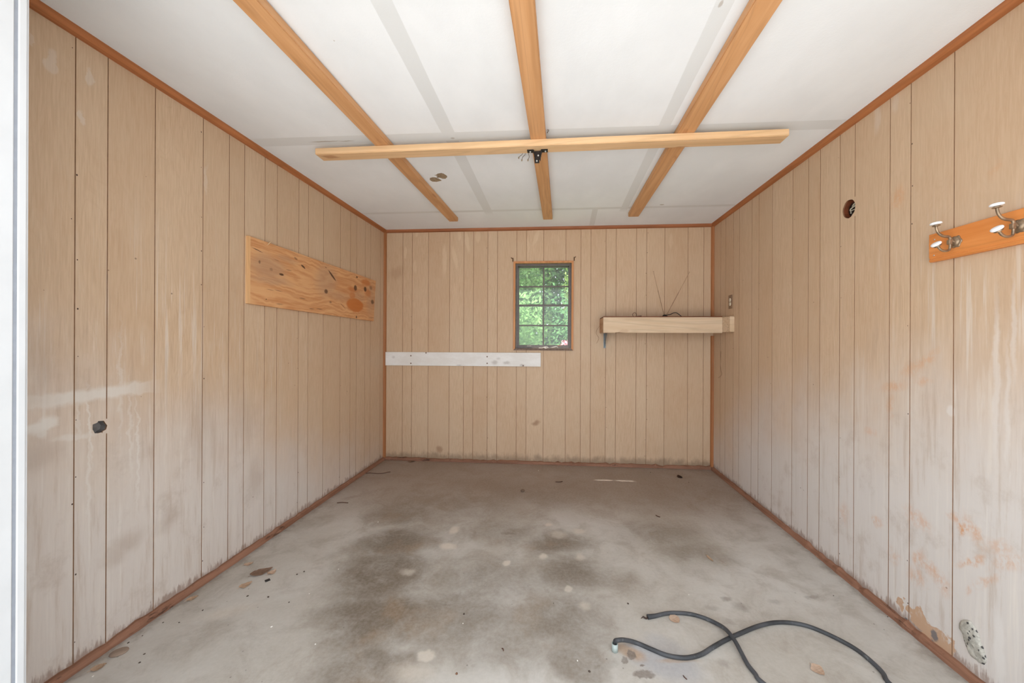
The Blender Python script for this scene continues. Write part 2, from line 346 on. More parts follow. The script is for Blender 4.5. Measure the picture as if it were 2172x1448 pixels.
# ---- ceiling: stippled white board with greyer joint tape
def ceil_mat():
    m = MT('ceiling_white', .8, 0, .2)
    v = m.vec('XYZ')
    stip = m.noise(m.scale(v, (120, 120, 1)), 1, 3, .6)
    cl = m.noise(m.scale(v, (2.2, 1.3, 1)), 1, 5, .6)
    c = m.mix(m.rng(cl, .35, .7), lin(230, 233, 236), lin(238, 241, 244))
    def strip(p, q, width):
        a, b = onZ(*p, H), onZ(*q, H); mid = (a+b)/2; d = b-a
        return ((mid.x, mid.y), (d.length/2, width/2), math.atan2(d.y, d.x), 0, 1, True)
    T = [strip((803, -10), (1037, 452), .075), strip((1545, -10), (1322, 446), .062), strip((540, 303), (1800, 263), .085), strip((772, 453), (1560, 435), .045), strip((1263, 441), (1255, 478), .05)]
    T = [(a, (r[0], r[1]), ro, .06 if r[1] > .02 else .1, k, bx) for a, r, ro, _, k, bx in T]
    k = m.blobs(m.warp(v, 6, .008), T)
    c = m.mix(m.math('MULTIPLY', k, .95), c, lin(220, 222, 223))
    S = [blZ(690, 300, 60, 2, 0, .5, 1, False, H), blZ(735, 299, 30, 1.6, 0, .5, 1, False, H), blZ(1404, 434, 9, 2.2, 0, .3, 1, False, H), blZ(960, 293, 8, 3, 0, .4, .8, False, H), blZ(708, 86, 3, 3, 0, .3, .8, False, H), blZ(1529, 8, 8, 16, 0, .3, .8, False, H)]
    c = m.mix(m.math('MULTIPLY', m.blobs(m.warp(v, 30, .01), S), .6), c, lin(150, 132, 112))
    m.bump(m.math('ADD', stip, m.math('MULTIPLY', k, -.5)), .22, .002)
    return m.out(c)
M_ceil = ceil_mat()

# ---- timber
def pine(name, dark, light, axes='YXZ', knots=.5, rough=.55, sc=(1.4, 26, 26)):
    m = MT(name, rough, 0, .35)
    v = m.scale(m.vec(axes), sc)
    g = m.noise(v, 1, 4, .6, .6)
    r = m.math('ABSOLUTE', m.math('SUBTRACT', m.math('FRACT', m.math('MULTIPLY', m.noise(m.scale(v, (.5, .35, .35)), 1, 2, .4, .5), 9.0)), .5))
    c = m.mix(m.rng(g, .3, .7), lin(*dark), lin(*light))
    c = m.mix(m.math('MULTIPLY', m.rng(r, 0, .25, 1, 0), .30), c, lin(*[x*.84 for x in dark]))
    vo = m.n.new('ShaderNodeTexVoronoi'); m.l.new(m.warp(m.scale(m.vec(axes), (3.2, 9, 9)), 2, .4), vo.inputs['Vector']); vo.inputs['Scale'].default_value = 1
    kk = m.rng(vo.outputs['Distance'], .20, .10)
    c = m.mix(m.math('MULTIPLY', kk, knots), c, lin(dark[0]*.72, dark[1]*.55, dark[2]*.42))
    m.bump(g, .12, .001)
    return m.out(c)
M_beamY = pine('pine_batten', (198, 146, 98), (212, 162, 116), 'YXZ', .35)
M_beamX = pine('pine_crossbeam', (212, 172, 128), (224, 188, 146), 'XYZ', .55)
M_trimY = pine('stained_trim', (160, 98, 56), (180, 114, 70), 'YXZ', 0)
M_trimX = pine('stained_trim_back', (146, 88, 54), (166, 104, 66), 'XYZ', 0)
M_trimZ = pine('stained_trim_corner', (152, 96, 54), (172, 112, 68), 'ZXY', 0)
def base_mat(name, axes):
    m = MT(name, .7, 0, .3)
    v = m.vec(axes)
    g = m.noise(m.scale(v, (2.2, 40, 40)), 1, 4, .65)
    d = m.noise(m.scale(v, (5.5, 22, 22), (4, 0, 0)), 1, 5, .7)
    c = m.mix(m.rng(g, .3, .7), lin(122, 84, 64), lin(150, 108, 86))
    c = m.mix(m.rng(d, .58, .68, 0, .85), c, lin(64, 42, 32))
    c = m.mix(m.rng(m.noise(m.scale(v, (9, 60, 60)), 1, 4, .7), .62, .72, 0, .5), c, lin(190, 150, 124))
    return m.out(c)
M_baseY = base_mat('weathered_baseboard', 'YXZ'); M_baseX = base_mat('weathered_baseboard_back', 'XYZ')

# ---------------------------------------------------------------- wall skin with real grooves and cut openings
def wall_skin(name, P, grooves, a0, a1, z1, holes, mats, nails=()):
    """P(a, depth, z) places a point: a along the wall, depth into the wall. holes: ((a0,a1,z0,z1), outline or None)"""
    bm = BM(); lay = bm.loops.layers.float.new('tone') if False else None
    tl = bm.faces.layers.float.new('tone')
    gw, gd = .0019, .0022
    br = sorted({a0, a1} | {g+s for g in grooves for s in (-gw, -gw*.45, gw*.45, gw) if a0 < g+s < a1} | {h[0][k] for h in holes for k in (0, 1)})
    def depth(a):
        for g in grooves:
            if abs(a-g) < gw*.99: return gd
        return 0.0
    gs = sorted(grooves); rnd = random.Random(len(name))
    tones = [rnd.random() for _ in range(len(gs)+1)]
    for i in range(len(br)-1):
        x0, x1 = br[i], br[i+1]; xm = (x0+x1)/2
        d0, d1 = depth(x0), depth(x1); dm = depth(xm)
        if any(h[0][0] <= xm <= h[0][1] and h[1] for h in holes): pass
        tone = tones[sum(1 for g in gs if g < xm)]
        zs = [0, z1]; cut = []
        for (h, o) in holes:
            if h[0] < xm < h[1]: zs += [h[2], h[3]]; cut.append((h[2], h[3]))
        zs = sorted(zs)
        for k in range(len(zs)-1):
            zm = (zs[k]+zs[k+1])/2
            if any(c[0] < zm < c[1] for c in cut): continue
            f = bm.faces.new([bm.verts.new(P(x0, d0, zs[k])), bm.verts.new(P(x1, d1, zs[k])), bm.verts.new(P(x1, d1, zs[k+1])), bm.verts.new(P(x0, d0, zs[k+1]))])
            f[tl] = tone; f.material_index = 1 if dm > 0 else 0
    for (h, o) in holes:
        if not o: continue
        before = set(bm.faces)
        rect = [bm.verts.new(P(a, 0, z)) for a, z in ((h[0], h[2]), (h[1], h[2]), (h[1], h[3]), (h[0], h[3]))]
        ins = [bm.verts.new(P(a, 0, z)) for a, z in o]
        ed = [bm.edges.new((rect[i], rect[(i+1) % 4])) for i in range(4)] + [bm.edges.new((ins[i], ins[(i+1) % len(ins)])) for i in range(len(ins))]
        bmesh.ops.triangle_fill(bm, use_beauty=True, use_dissolve=False, edges=ed)
        xm = (h[0]+h[1])/2
        for f in set(bm.faces)-before: f[tl] = tones[sum(1 for g in gs if g < xm)]
        deep = [bm.verts.new(P(a, .006, z)) for a, z in o]      # the panel's own cut edge
        for i in range(len(ins)):
            f = bm.faces.new([ins[i], ins[(i+1) % len(ins)], deep[(i+1) % len(ins)], deep[i]]); f.material_index = 1
    for a, z, r in nails:
        vs = [bm.verts.new(P(a+r*math.cos(t), -.0004, z+r*math.sin(t)*1.3)) for t in [math.pi*k/3 for k in range(6)]]
        f = bm.faces.new(vs); f.material_index = 2
    bm.normal_update()
    # float face layer -> read as a face attribute by the shader
    return bm
def finish_wall(name, bm, mats):
    return struct(obj(name, bm, mats))

# grooves: the 4-7-9-6-4-6-4-8 inch rhythm of the panels
def seq(start, steps, sign=1):
    out = [start]
    for s in steps: out.append(out[-1] + sign*s*IN)
    return out
G_back = seq(-1.6265, [4, 7, 9, 6, 4, 6, 4, 8, 4, 7, 9, 6, 4, 6, 4, 8, 4, 7, 9, 6])
G_left = seq(1.2625, [4, 7, 9, 6, 4, 6, 4, 8, 4, 7, 9, 6, 4, 6, 4, 8])
G_left = [1.2625-8*IN] + G_left
G_right = seq(3.6303, [4, 6, 4, 8, 4, 7, 9, 6, 4, 6, 4, 8, 4, 7, 9, 6, 4, 6, 4], -1)
def nails_for(gs, seams, z1, rnd, a0=-9, a1=9):
    L = []
    for i in seams:
        z = .12
        while z < z1-.05:
            if rnd.random() < .8 and a0 < gs[i] < a1: L.append((gs[i]+rnd.choice((-1, 1))*rnd.uniform(.004, .012), z+rnd.uniform(-.03, .03), rnd.uniform(.0015, .003)))
            z += rnd.uniform(.14, .3)
    return L
rn = random.Random(3)

# window opening in the back wall
WX0 = onY(1092.5, 640, YB).x; WX1 = onY(1213, 640, YB).x
WZ1 = onY(1153, 557.5, YB).z; WZ0 = onY(1153, 740, YB).z
# hole outlines
def outl(L, X): return [(p.y, p.z) for p in (onX(u, v, X) for u, v in L)]
ho_left = outl([(196.5, 900), (206.5, 896), (208, 893), (212, 892.5), (220.5, 892), (223, 896), (227.5, 902), (225, 910.5), (218, 914.5), (217, 918.5), (215.5, 916.5), (208, 918.6), (201, 918.5), (198, 913), (196.3, 911)], XL)
rc = onX(1800.5, 443, XR)
ho_right = [(rc.y + .043*math.cos(2*math.pi*k/20)*(1+.03*math.sin(k*2.3)), rc.z + .049*math.sin(2*math.pi*k/20)*(1+.03*math.cos(k*1.7))) for k in range(20)]
def rect_of(o, pad=.004):
    return (min(p[0] for p in o)-pad, max(p[0] for p in o)+pad, min(p[1] for p in o)-pad, max(p[1] for p in o)+pad)

bm = wall_skin('wall_back', lambda a, d, z: Vector((a, YB+d, z)), G_back, XL, XR, H, [((WX0, WX1, WZ0, WZ1), None)], None, nails_for(G_back, [6, 14, 1, 17], H, rn))
for lo, hi in (((XL-.16, YB+.02, 0), (WX0, YB+.14, H)), ((WX1, YB+.02, 0), (XR+.16, YB+.14, H)), ((WX0, YB+.02, 0), (WX1, YB+.14, WZ0)), ((WX0, YB+.02, WZ1), (WX1, YB+.14, H))):
    add_box(bm, lo, hi, 0, 3)
M_out = simple('outside_siding', (190, 186, 178), .7)
wb = finish_wall('wall_back', bm, [M_back, M_groove, M_nail, M_out])
bm = wall_skin('wall_left', lambda a, d, z: Vector((XL-d, a, z)), G_left, YF, YB, H, [(rect_of(ho_left), ho_left)], None, nails_for(G_left, [1, 9, 4, 12], H, rn))
add_box(bm, (XL-.20, YF-.17, 0), (XL-.08, YB+.14, H), 0, 3)
wlft = finish_wall('wall_left', bm, [M_left, M_groove, M_nail, M_out])
bm = wall_skin('wall_right', lambda a, d, z: Vector((XR+d, a, z)), G_right, YF, YB, H, [(rect_of(ho_right, .002), ho_right)], None, nails_for(G_right, [2, 5, 10, 13], H, rn))
add_box(bm, (XR+.08, YF-.17, 0), (XR+.20, YB+.14, H), 0, 3)
wrgt = finish_wall('wall_right', bm, [M_right, M_groove, M_nail, M_out])
for wobj in (wb, wlft, wrgt):        # face tone must be on the FACE domain
    pass

# front wall with the wide door opening
DX0, DX1, DZ = -1.40, 1.50, 2.26
M_white = simple('white_paint', (206, 206, 206), .45, 0, .02, 6)
bm = BM()
add_box(bm, (XL-.25, .72, 0), (DX0-.02, YF, H)); add_box(bm, (DX1+.02, .72, 0), (XR+.25, YF, H)); add_box(bm, (DX0-.02, .72, DZ+.02), (DX1+.02, YF, H))
struct(obj('wall_front', bm, M_white))
M_gap = simple('door_seal_grey', (150, 154, 162), .6, 0, .03)
# white jamb of the door opening, with its stop strip and the grey seal between them
bm = BM()
xj = DX0
y_a = onX(35, 700, xj).y; y_b = onX(57, 700, xj).y; y_g0 = onX(28, 700, xj).y
add_box(bm, (xj-.02, .70, 0), (xj, y_g0, DZ+.02), .002)
add_box(bm, (xj-.02, y_a+.001, 0), (xj, y_b, DZ+.02), .003)
add_box(bm, (xj-.0199, y_b-.001, 0), (xj-.004, YF+.004, DZ+.02))
jl = struct(obj('trim_5', bm, M_white), 'white painted jamb on the left side of the garage door opening')
bm = BM(); add_box(bm, (xj-.0195, y_g0, 0), (xj-.0015, y_a+.001, DZ+.018)); obj('seal_strip', bm, M_gap, jl)
bm = BM(); add_box(bm, (DX1, .70, 0), (DX1+.02, YF+.004, DZ+.02), .002)
struct(obj('trim_6', bm, M_white)); 
bm = BM(); add_box(bm, (DX0-.02, .70, DZ), (DX1+.02, YF+.004, DZ+.02), .002)
struct(obj('trim_7', bm, M_white))

# floor, ceiling
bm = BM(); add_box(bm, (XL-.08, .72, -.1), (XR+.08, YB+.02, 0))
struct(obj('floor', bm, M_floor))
bm = BM(); add_box(bm, (XL-.3, .40, H), (XR+.3, YB+.35, H+.12))
ceil = struct(obj('ceiling', bm, M_ceil))

# outdoors ground
M_drive = simple('driveway_concrete', (196, 192, 186), .8, 0, .04, 3)
bm = BM(); add_box(bm, (-4, -9, -.14), (4, .72, -.02)); struct(obj('driveway', bm, M_drive))
def grass_mat():
    m = MT('lawn_green', .9); n = m.noise(m.obj, 6, 6, .7)
    return m.out(m.mix(m.rng(n, .3, .7), lin(70, 104, 46), lin(120, 148, 78)))
bm = BM(); add_box(bm, (-22, 3.95, -.3), (22, 32, -.06)); struct(obj('lawn', bm, grass_mat()))

# ---------------------------------------------------------------- trims
def quarter(bm, P, a0, a1, r, n=5):
    """quarter-round: P(a, s, t): s away from one surface, t away from the other"""
    prof = [(0, 0), (r, 0)] + [(r*math.cos(math.pi/2*k/n)**.8, r*math.sin(math.pi/2*k/n)**.8) for k in range(1, n)] + [(0, r)]
    add_prism(bm, [P(a0, s, t) for s, t in prof], P(a1, 0, 0)-P(a0, 0, 0))
cr = .030
bm = BM(); quarter(bm, lambda a, s, t: Vector((XL+s, a, H-t)), YF, YB, cr); struct(obj('trim_1', bm, M_trimY), 'stained wood crown strip along the top of the left wall')
bm = BM(); quarter(bm, lambda a, s, t: Vector((XR-s, a, H-t)), YF, YB, cr); struct(obj('trim_2', bm, M_trimY), 'stained wood crown strip along the top of the right wall')
bm = BM(); quarter(bm, lambda a, s, t: Vector((a, YB-s, H-t)), XL, XR, .028); struct(obj('trim_3', bm, M_trimX), 'stained wood crown strip along the top of the back wall')
bm = BM(); quarter(bm, lambda a, s, t: Vector((XL+s, YB-t, a)), .02, H-.02, .024); struct(obj('trim_4', bm, M_trimZ), 'stained wood strip in the back left corner')
zs0 = onY(1512, 712, YB).z; zs1 = onY(1512, 672, YB).z
bm = BM(); quarter(bm, lambda a, s, t: Vector((XR-s, YB-t, a)), .02, zs0, .024); quarter(bm, lambda a, s, t: Vector((XR-s, YB-t, a)), zs1-.01, H-.02, .024)
struct(obj('trim_8', bm, M_trimZ), 'stained wood strip in the back right corner, interrupted by the shelf')
def baseboard(name, P, a0, a1, r, mat, seed):
    """weathered quarter-round with chipped, uneven edges"""
    rnd = random.Random(seed); n = int((a1-a0)/.035); bm = BM(); rings = []
    for i in range(n+1):
        a = a0+(a1-a0)*i/n; e = .0035*rnd.gauss(0, 1)*(1 if a < 2.6 or 'back' in name else .4)
        h, d = r*1.12+e, r+.4*e
        rings.append([bm.verts.new(P(a, s, t)) for s, t in ((0, 0), (d, 0), (d*.96, h*.35), (d*.78, h*.72), (d*.4, h*.96), (0, h))])
    for i in range(n):
        for k in range(6):
            bm.faces.new([rings[i][k], rings[i][(k+1) % 6], rings[i+1][(k+1) % 6], rings[i+1][k]])
    bm.faces.new(rings[0]); bm.faces.new(rings[-1][::-1]); bmesh.ops.recalc_face_normals(bm, faces=bm.faces[:])
    return struct(obj(name, bm, mat))
baseboard('baseboard_left', lambda a, s, t: Vector((XL+s, a, t)), YF, YB, .026, M_baseY, 1)
baseboard('baseboard_right', lambda a, s, t: Vector((XR-s, a, t)), YF, YB, .026, M_baseY, 2)
baseboard('baseboard_back', lambda a, s, t: Vector((a, YB-s, t)), XL+.026, XR-.026, .026, M_baseX, 3)

# ---------------------------------------------------------------- window_1
M_frame = simple('bronze_aluminium', (104, 96, 92), .45, .3, .06, 40)
M_case = pine('window_casing', (190, 128, 80), (208, 148, 98), 'ZXY', 0)
M_sill = simple('worn_sill', (118, 98, 86), .7, 0, .14, 60)
g = MT('window_glass', .05)
tb = g.n.new('ShaderNodeBsdfTransparent'); tb.inputs[0].default_value = (.97, .99, .975, 1); gl = g.n.new('ShaderNodeBsdfGlossy'); gl.inputs['Roughness'].default_value = .03
df = g.n.new('ShaderNodeBsdfDiffuse'); df.inputs[0].default_value = (.85, .9, .87, 1)
mx = g.n.new('ShaderNodeMixShader'); mx.inputs[0].default_value = .05; g.l.new(tb.outputs[0], mx.inputs[1]); g.l.new(gl.outputs[0], mx.inputs[2])
mx2 = g.n.new('ShaderNodeMixShader'); mx2.inputs[0].default_value = .14; g.l.new(mx.outputs[0], mx2.inputs[1]); g.l.new(df.outputs[0], mx2.inputs[2])
g.l.new(mx2.outputs[0], g.n['Material Output'].inputs['Surface']); M_glass = g.m

wx0, wx1 = onY(1089.2, 640, YB).x, onY(1216.2, 640, YB).x
wz1, wz0 = onY(1153, 554, YB).z, onY(1153, 742.8, YB).z
win = bpy.data.objects.new('window_1', None); C.objects.link(win); win.location = ((wx0+wx1)/2, YB, wz0); struct(win, 'small window with eight panes in a dark frame in the back wall')
cw = .020
def mitred(side):
    a, b, c, d = (wx0, wz0), (wx1, wz0), (wx1, wz1), (wx0, wz1)
    A, B_, C_, D_ = (wx0+cw, wz0+cw), (wx1-cw, wz0+cw), (wx1-cw, wz1-cw), (wx0+cw, wz1-cw)
    q = {'b': (a, b, B_, A), 'r': (b, c, C_, B_), 't': (c, d, D_, C_), 'l': (d, a, A, D_)}[side]
    bm = BM(); add_prism(bm, [(x, YB-.016, z) for x, z in q], (0, .016+.012, 0)); return bm
for s in 'lrt': obj('casing', mitred(s), M_case, win)
sill = obj('sill', mitred('b'), M_sill, win); sill['label'] = 'worn brown sill strip'
# lining of the opening
bm = BM()
lx0, lx1, lz0, lz1 = wx0+cw, wx1-cw, wz0+cw, wz1-cw
add_box(bm, (lx0-.008, YB+.001, lz0-.008), (lx0, YB+.14, lz1+.008)); add_box(bm, (lx1, YB+.001, lz0-.008), (lx1+.008, YB+.14, lz1+.008))
add_box(bm, (lx0-.008, YB+.001, lz1), (lx1+.008, YB+.14, lz1+.008)); add_box(bm, (lx0-.008, YB+.001, lz0-.008), (lx1+.008, YB+.14, lz0))
obj('jamb_lining', bm, simple('lining_paint', (208, 186, 160), .6), win)
# aluminium frame
fy0, fy1 = YB+.030, YB+.110
bm = BM(); t = .022
add_box(bm, (lx0, fy0, lz0), (lx0+t, fy1, lz1), .002); add_box(bm, (lx1-t, fy0, lz0), (lx1, fy1, lz1), .002)
add_box(bm, (lx0+t, fy0, lz1-t), (lx1-t, fy1, lz1), .002); add_box(bm, (lx0+t, fy0, lz0), (lx1-t, fy1, lz0+t), .002)
obj('window_frame', bm, M_frame, win)
zmid = onY(1153, 520+715/5.568, YB+.06).z
def sash(z0, z1, y, st, label):
    bm = BM(); x0, x1 = lx0+t-.004, lx1-t+.004
    add_box(bm, (x0, y, z0), (x0+st, y+.022, z1), .002); add_box(bm, (x1-st, y, z0), (x1, y+.022, z1), .002)
    add_box(bm, (x0+st, y, z1-st), (x1-st, y+.022, z1), .002); add_box(bm, (x0+st, y, z0), (x1-st, y+.022, z0+st), .002)
    s = obj('sash', bm, M_frame, win); s['label'] = label
    xm = (x0+x1)/2; zm = (z0+z1)/2; mw = .0075
    bm = BM(); add_box(bm, (xm-mw, y+.003, z0+st), (xm+mw, y+.019, z1-st), .001); obj('muntin', bm, M_frame, s)
    bm = BM(); add_box(bm, (x0+st, y+.004, zm-mw), (xm-mw, y+.018, zm+mw), .001); add_box(bm, (xm+mw, y+.004, zm-mw), (x1-st, y+.018, zm+mw), .001); obj('muntin', bm, M_frame, s)
    for xa, xb in ((x0+st, xm-mw), (xm+mw, x1-st)):
        for za, zb in ((z0+st, zm-mw), (zm+mw, z1-st)):
            bm = BM(); bm.faces.new([bm.verts.new(p) for p in ((xa, y+.011, za), (xb, y+.011, za), (xb, y+.011, zb), (xa, y+.011, zb))])
            obj('pane', bm, M_glass, s)
sash(zmid-.006, lz1-t+.004, YB+.078, .012, 'upper sash, set further out')
sash(lz0+t-.004, zmid+.014, YB+.048, .017, 'lower sash, nearer the room')
M_tape = simple('pale_tag', (196, 186, 174), .7)
bm = BM(); c0 = onY(1122, 733.6, YB+.044); add_box(bm, (c0.x-.022, YB+.0405, c0.z-.004), (c0.x+.022, YB+.048, c0.z+.004), .001); obj('sash_lift', bm, M_tape, win)
bm = BM(); c0 = onY(1187, 733, YB+.044); add_box(bm, (c0.x-.022, YB+.038, c0.z-.006), (c0.x+.02, YB+.048, c0.z+.006), .002); obj('latch', bm, simple('rusty_latch', (150, 112, 98), .7), win)
# white wire curled on the sill
sy = YB+.012
wp = [(1143, 738.2, 0), (1150, 738, 0), (1155, 736.4, .006), (1159, 735.6, .01), (1163, 737.4, 0), (1158, 738.8, -.006), (1155, 737.8, 0), (1163, 738.5, .004), (1170, 737.4, 0), (1176, 736.4, .003), (1181, 735.6, 0), (1184, 738, 0)]
bm = BM(); add_tube(bm, catmull([onY(u, v-.6, sy+dy) for u, v, dy in wp], 4), .0022, 6)
tag(obj('wire', bm, simple('white_wire', (214, 206, 194), .5)), 'short white wire curled on the worn window sill', 'wire')

# curtain rod brackets
M_brown = simple('aged_brass', (96, 66, 40), .45, .6, .12, 80)
for uu, sgn, lab in ((1088, 1, 'small brown curtain rod bracket above the left top corner of the window'), (1218, -1, 'small brown curtain rod bracket above the right top corner of the window')):
    p = onY(uu, 550.5 if sgn > 0 else 548.5, YB)
    t_ = thing('curtain_bracket', lab, 'bracket', (p.x, YB, p.z-.02), 'curtain rod brackets')
    bm = BM(); add_box(bm, (p.x-.005, YB-.0035, p.z-.022), (p.x+.005, YB-.0005, p.z+.018), .001); obj('back_plate', bm, M_brown, t_)
    bm = BM(); add_tube(bm, catmull([(p.x, YB-.003, p.z+.012), (p.x-.003*sgn, YB-.03, p.z+.008), (p.x-.008*sgn, YB-.05, p.z+.002), (p.x-.012*sgn, YB-.052, p.z+.012)], 4), .0032, 8); obj('hook', bm, M_brown, t_)

# ---------------------------------------------------------------- white board on the back wall
def paint_board():
    m = MT('worn_white_paint', .5)
    v = m.vec('XZY'); n = m.noise(m.scale(v, (5, 12, 1)), 1, 5, .7)
    c = m.mix(m.rng(n, .35, .7), lin(224, 219, 213), lin(233, 230, 226))
    B = [blY(1050, 768, 12, 8, 0, .6, .6), blY(1075, 769, 14, 6, 0, .6, .6), blY(1108, 774, 10, 5, 0, .5, .6), blY(1058, 760, 8, 5, 0, .6, .4), blY(975, 774, 10, 3, 0, .6, .5), blY(836, 757, 6, 5, 0, .7, .4)]
    c = m.mix(m.blobs(m.warp(v, 30, .02), B), c, lin(176, 166, 158))
    N = [blY(u, v_, 3, 3, 0, .3) for u, v_ in ((873, 754), (873, 770), (1034, 756), (1034, 770), (1110, 775), (905, 748))]
    return m.out(m.mix(m.blobs(v, N), c, lin(120, 96, 80)))
p0 = onY(817.5, 746.2, YB-.02); p1 = onY(1147, 748, YB-.02); q1 = onY(1147, 777.3, YB-.02); q0 = onY(817.5, 774.6, YB-.02)
bm = BM(); add_prism(bm, [(p0.x, YB-.02, p0.z), (p1.x, YB-.02, p1.z), (q1.x, YB-.02, q1.z), (q0.x, YB-.02, q0.z)], (0, .0195, 0))
bmesh.ops.bevel(bm, geom=bm.edges[:], offset=.0012, segments=1, affect='EDGES')
tag(obj('board', bm, paint_board()), 'long white painted board fixed to the back wall below the window', 'board')

# ---------------------------------------------------------------- plywood board on the left wall
XF = XL+.019
tl, tr, br_, bl_ = onX(527.5, 499.5, XF), onX(797, 595.5, XF), onX(792.5, 681, XF), onX(527.5, 643.5, XF)
def ply_mat():
    m = MT('knotty_plywood', .55, 0, .35)
    v = m.vec('YZX')
    vw = m.warp(v, 2.2, .16)
    r = m.noise(m.scale(vw, (1.1, 9, 1)), 1, 3, .5, .5)
    bands = m.math('ABSOLUTE', m.math('SUBTRACT', m.math('FRACT', m.math('MULTIPLY', r, 7.0)), .5))
    fine = m.noise(m.scale(v, (5, 130, 1)), 1, 3, .6)
    c = m.mix(m.rng(bands, 0, .5), lin(196, 134, 84), lin(214, 160, 110))
    c = m.mix(m.rng(fine, .35, .7, 0, .4), c, lin(222, 174, 128))
    def b(cx, cy, w_, h_, rot=0, soft=.5, k=1):     # crop pixels -> photo pixels
        s_ = .2072; return blX(XF, 480+cx*s_, 450+cy*s_, w_*s_, h_*s_, rot, soft, k)
    W = [b(430, 560, 340, 230, 0, .5, .55), b(470, 700, 380, 90, 0, .6, .5), b(1030, 700, 200, 330, 0, .5, .5), b(1480, 880, 90, 320, 0, .6, .5), b(1350, 860, 150, 140, 0, .6, .4), b(620, 480, 200, 60, 0, .7, .4), b(1150, 850, 260, 110, 0, .7, .4)]
    c = m.mix(m.blobs(m.warp(v, 6, .07), W), c, lin(176, 142, 114))
    O = [b(1320, 950, 170, 140, 0, .15, .9), b(1290, 850, 60, 80, 0, .3, .6), b(1430, 720, 90, 70, 0, .4, .7), b(1450, 830, 60, 70, 0, .5, .6), b(1290, 790, 80, 50, 0, .5, .6), b(1230, 820, 180, 40, 0, .7, .3)]
    c = m.mix(m.blobs(m.warp(v, 14, .03), O), c, lin(190, 108, 44))
    K = [b(565, 637, 46, 22, 0, .25), b(787, 557, 46, 20, -.4, .25), b(320, 387, 100, 10, -.15, .4, .9), b(340, 508, 20, 34, 0, .4, .7), b(712, 474, 34, 20, -.3, .4, .6), b(640, 593, 55, 6, 0, .4, .8), b(450, 793, 75, 5, -.05, .4, .8),
         b(535, 803, 75, 5, -.05, .4, .8), b(1085, 650, 90, 22, -.6, .25), b(1022, 810, 34, 44, 0, .35, .9), b(1337, 664, 16, 16, 0, .3), b(1322, 775, 30, 56, 0, .25, .95), b(1422, 788, 26, 48, 0, .25, .95), b(1496, 918, 30, 44, 0, .4, .8), b(1195, 960, 60, 6, -.5, .4, .8),
         b(410, 890, 12, 12, 0, .3), b(1332, 1072, 12, 24, 0, .3), b(1067, 920, 22, 22, 0, .5, .6), b(875, 988, 50, 8, 0, .4, .7), b(955, 990, 60, 8, 0, .4, .7), b(1020, 565, 20, 8, 0, .4, .7), b(1485, 1080, 60, 5, .1, .4, .7), b(460, 585, 30, 30, 0, .6, .4), b(780, 882, 60, 10, 0, .5, .6), b(1480, 775, 26, 40, 0, .5, .5), b(515, 490, 50, 8, -.1, .5, .4), b(545, 940, 60, 14, 0, .6, .4)]
    c = m.mix(m.blobs(m.warp(v, 40, .006), K), c, lin(92, 60, 38))
    m.bump(fine, .15, .001)
    return m.out(c)
bm = BM(); add_prism(bm, [(XF, p.y, p.z) for p in (tl, tr, br_, bl_)], (-.0185, 0, 0))
pb = tag(obj('plywood_board', bm, ply_mat()), 'knotty orange-brown plywood board fixed to the left wall', 'board')
bm = BM(); s0 = onX(532.2, 503, XF+.003); s1 = onX(532.2, 643.6, XF+.003)
add_prism(bm, [(XF+.0005, tl.y-.0008, tl.z-.001), (XF+.0005, s0.y, tl.z-.001), (XF+.0005, s0.y, bl_.z+.001), (XF+.0005, tl.y-.0008, bl_.z+.001)], (-.019, 0, 0))
e_ = obj('edge_strip', bm, pine('pale_ply_edge', (214, 164, 112), (230, 186, 138), 'ZXY', 0), pb); e_['label'] = 'pale cut edge'
# a splinter standing off the top edge
bm = BM(); a_ = onX(480+420*.2072, 450+335*.2072, XF+.002); b_ = onX(480+462*.2072, 450+298*.2072, XF+.012); add_tube(bm, [a_, (a_+b_)/2, b_], [.0015, .003, .001], 5); obj('splinter', bm, simple('pale_splinter', (214, 186, 146), .7), pb)

# ---------------------------------------------------------------- ceiling battens and crossbeam
def beam(name, pts, h, mat, label, group, ztop):
    """pts: outline of the underside seen from above, at z = ztop-h"""
    bm = BM(); add_prism(bm, [(x, y, ztop-h) for x, y in pts], (0, 0, h-.0006))
    bmesh.ops.bevel(bm, geom=bm.edges[:], offset=.003, segments=2, affect='EDGES')
    return tag(obj(name, bm, mat), label, 'beam', group)
hb = .038; zb = H-hb
BT = [((953, 469.7), (972, 469.7), (492, 0), (545, 0), 'pine batten on the ceiling nearest the left wall, crossing under the joint tape'),
      ((1152.8, 465.8), (1171.4, 465.4), (1077, 0), (1135, 0), 'pine batten along the middle of the ceiling, pointing at the window'),
      ((1333, 460), (1354, 459), (1600, 0), (1663, 0), 'pine batten on the ceiling nearest the right wall, knotty at its near end')]
for fl, fr, nl, nr, lab in BT:
    a, b, c, d = (onZ(*q, zb) for q in (fl, fr, nr, nl))
    wfar = .089
    ym = min(a.y, b.y)+.0
    xc0 = (a.x+b.x)/2; xc1 = (c.x+d.x)/2; yc1 = (c.y+d.y)/2; yf = (a.y+b.y)/2
    k = (xc1-xc0)/(yc1-yf); ye = YF+.005; xe = xc0+k*(ye-yf)
    wd = ((b-a).length + abs(c.x-d.x))/4
    beam('ceiling_batten', [(xc0-wd, yf), (xc0+wd, yf), (xe+wd, ye), (xe-wd, ye)], hb, M_beamY, lab, 'pine battens running front to back on the ceiling', H-.0006)
zc = zb-hb
f0, f1, b0, b1 = onZ(668, 327, zc), onZ(1674.7, 287, zc), onZ(687.3, 341.8, zc), onZ(1655, 304, zc)
dx = Vector((f1.x-f0.x, f1.y-f0.y)).normalized(); nn = Vector((-dx.y, dx.x))
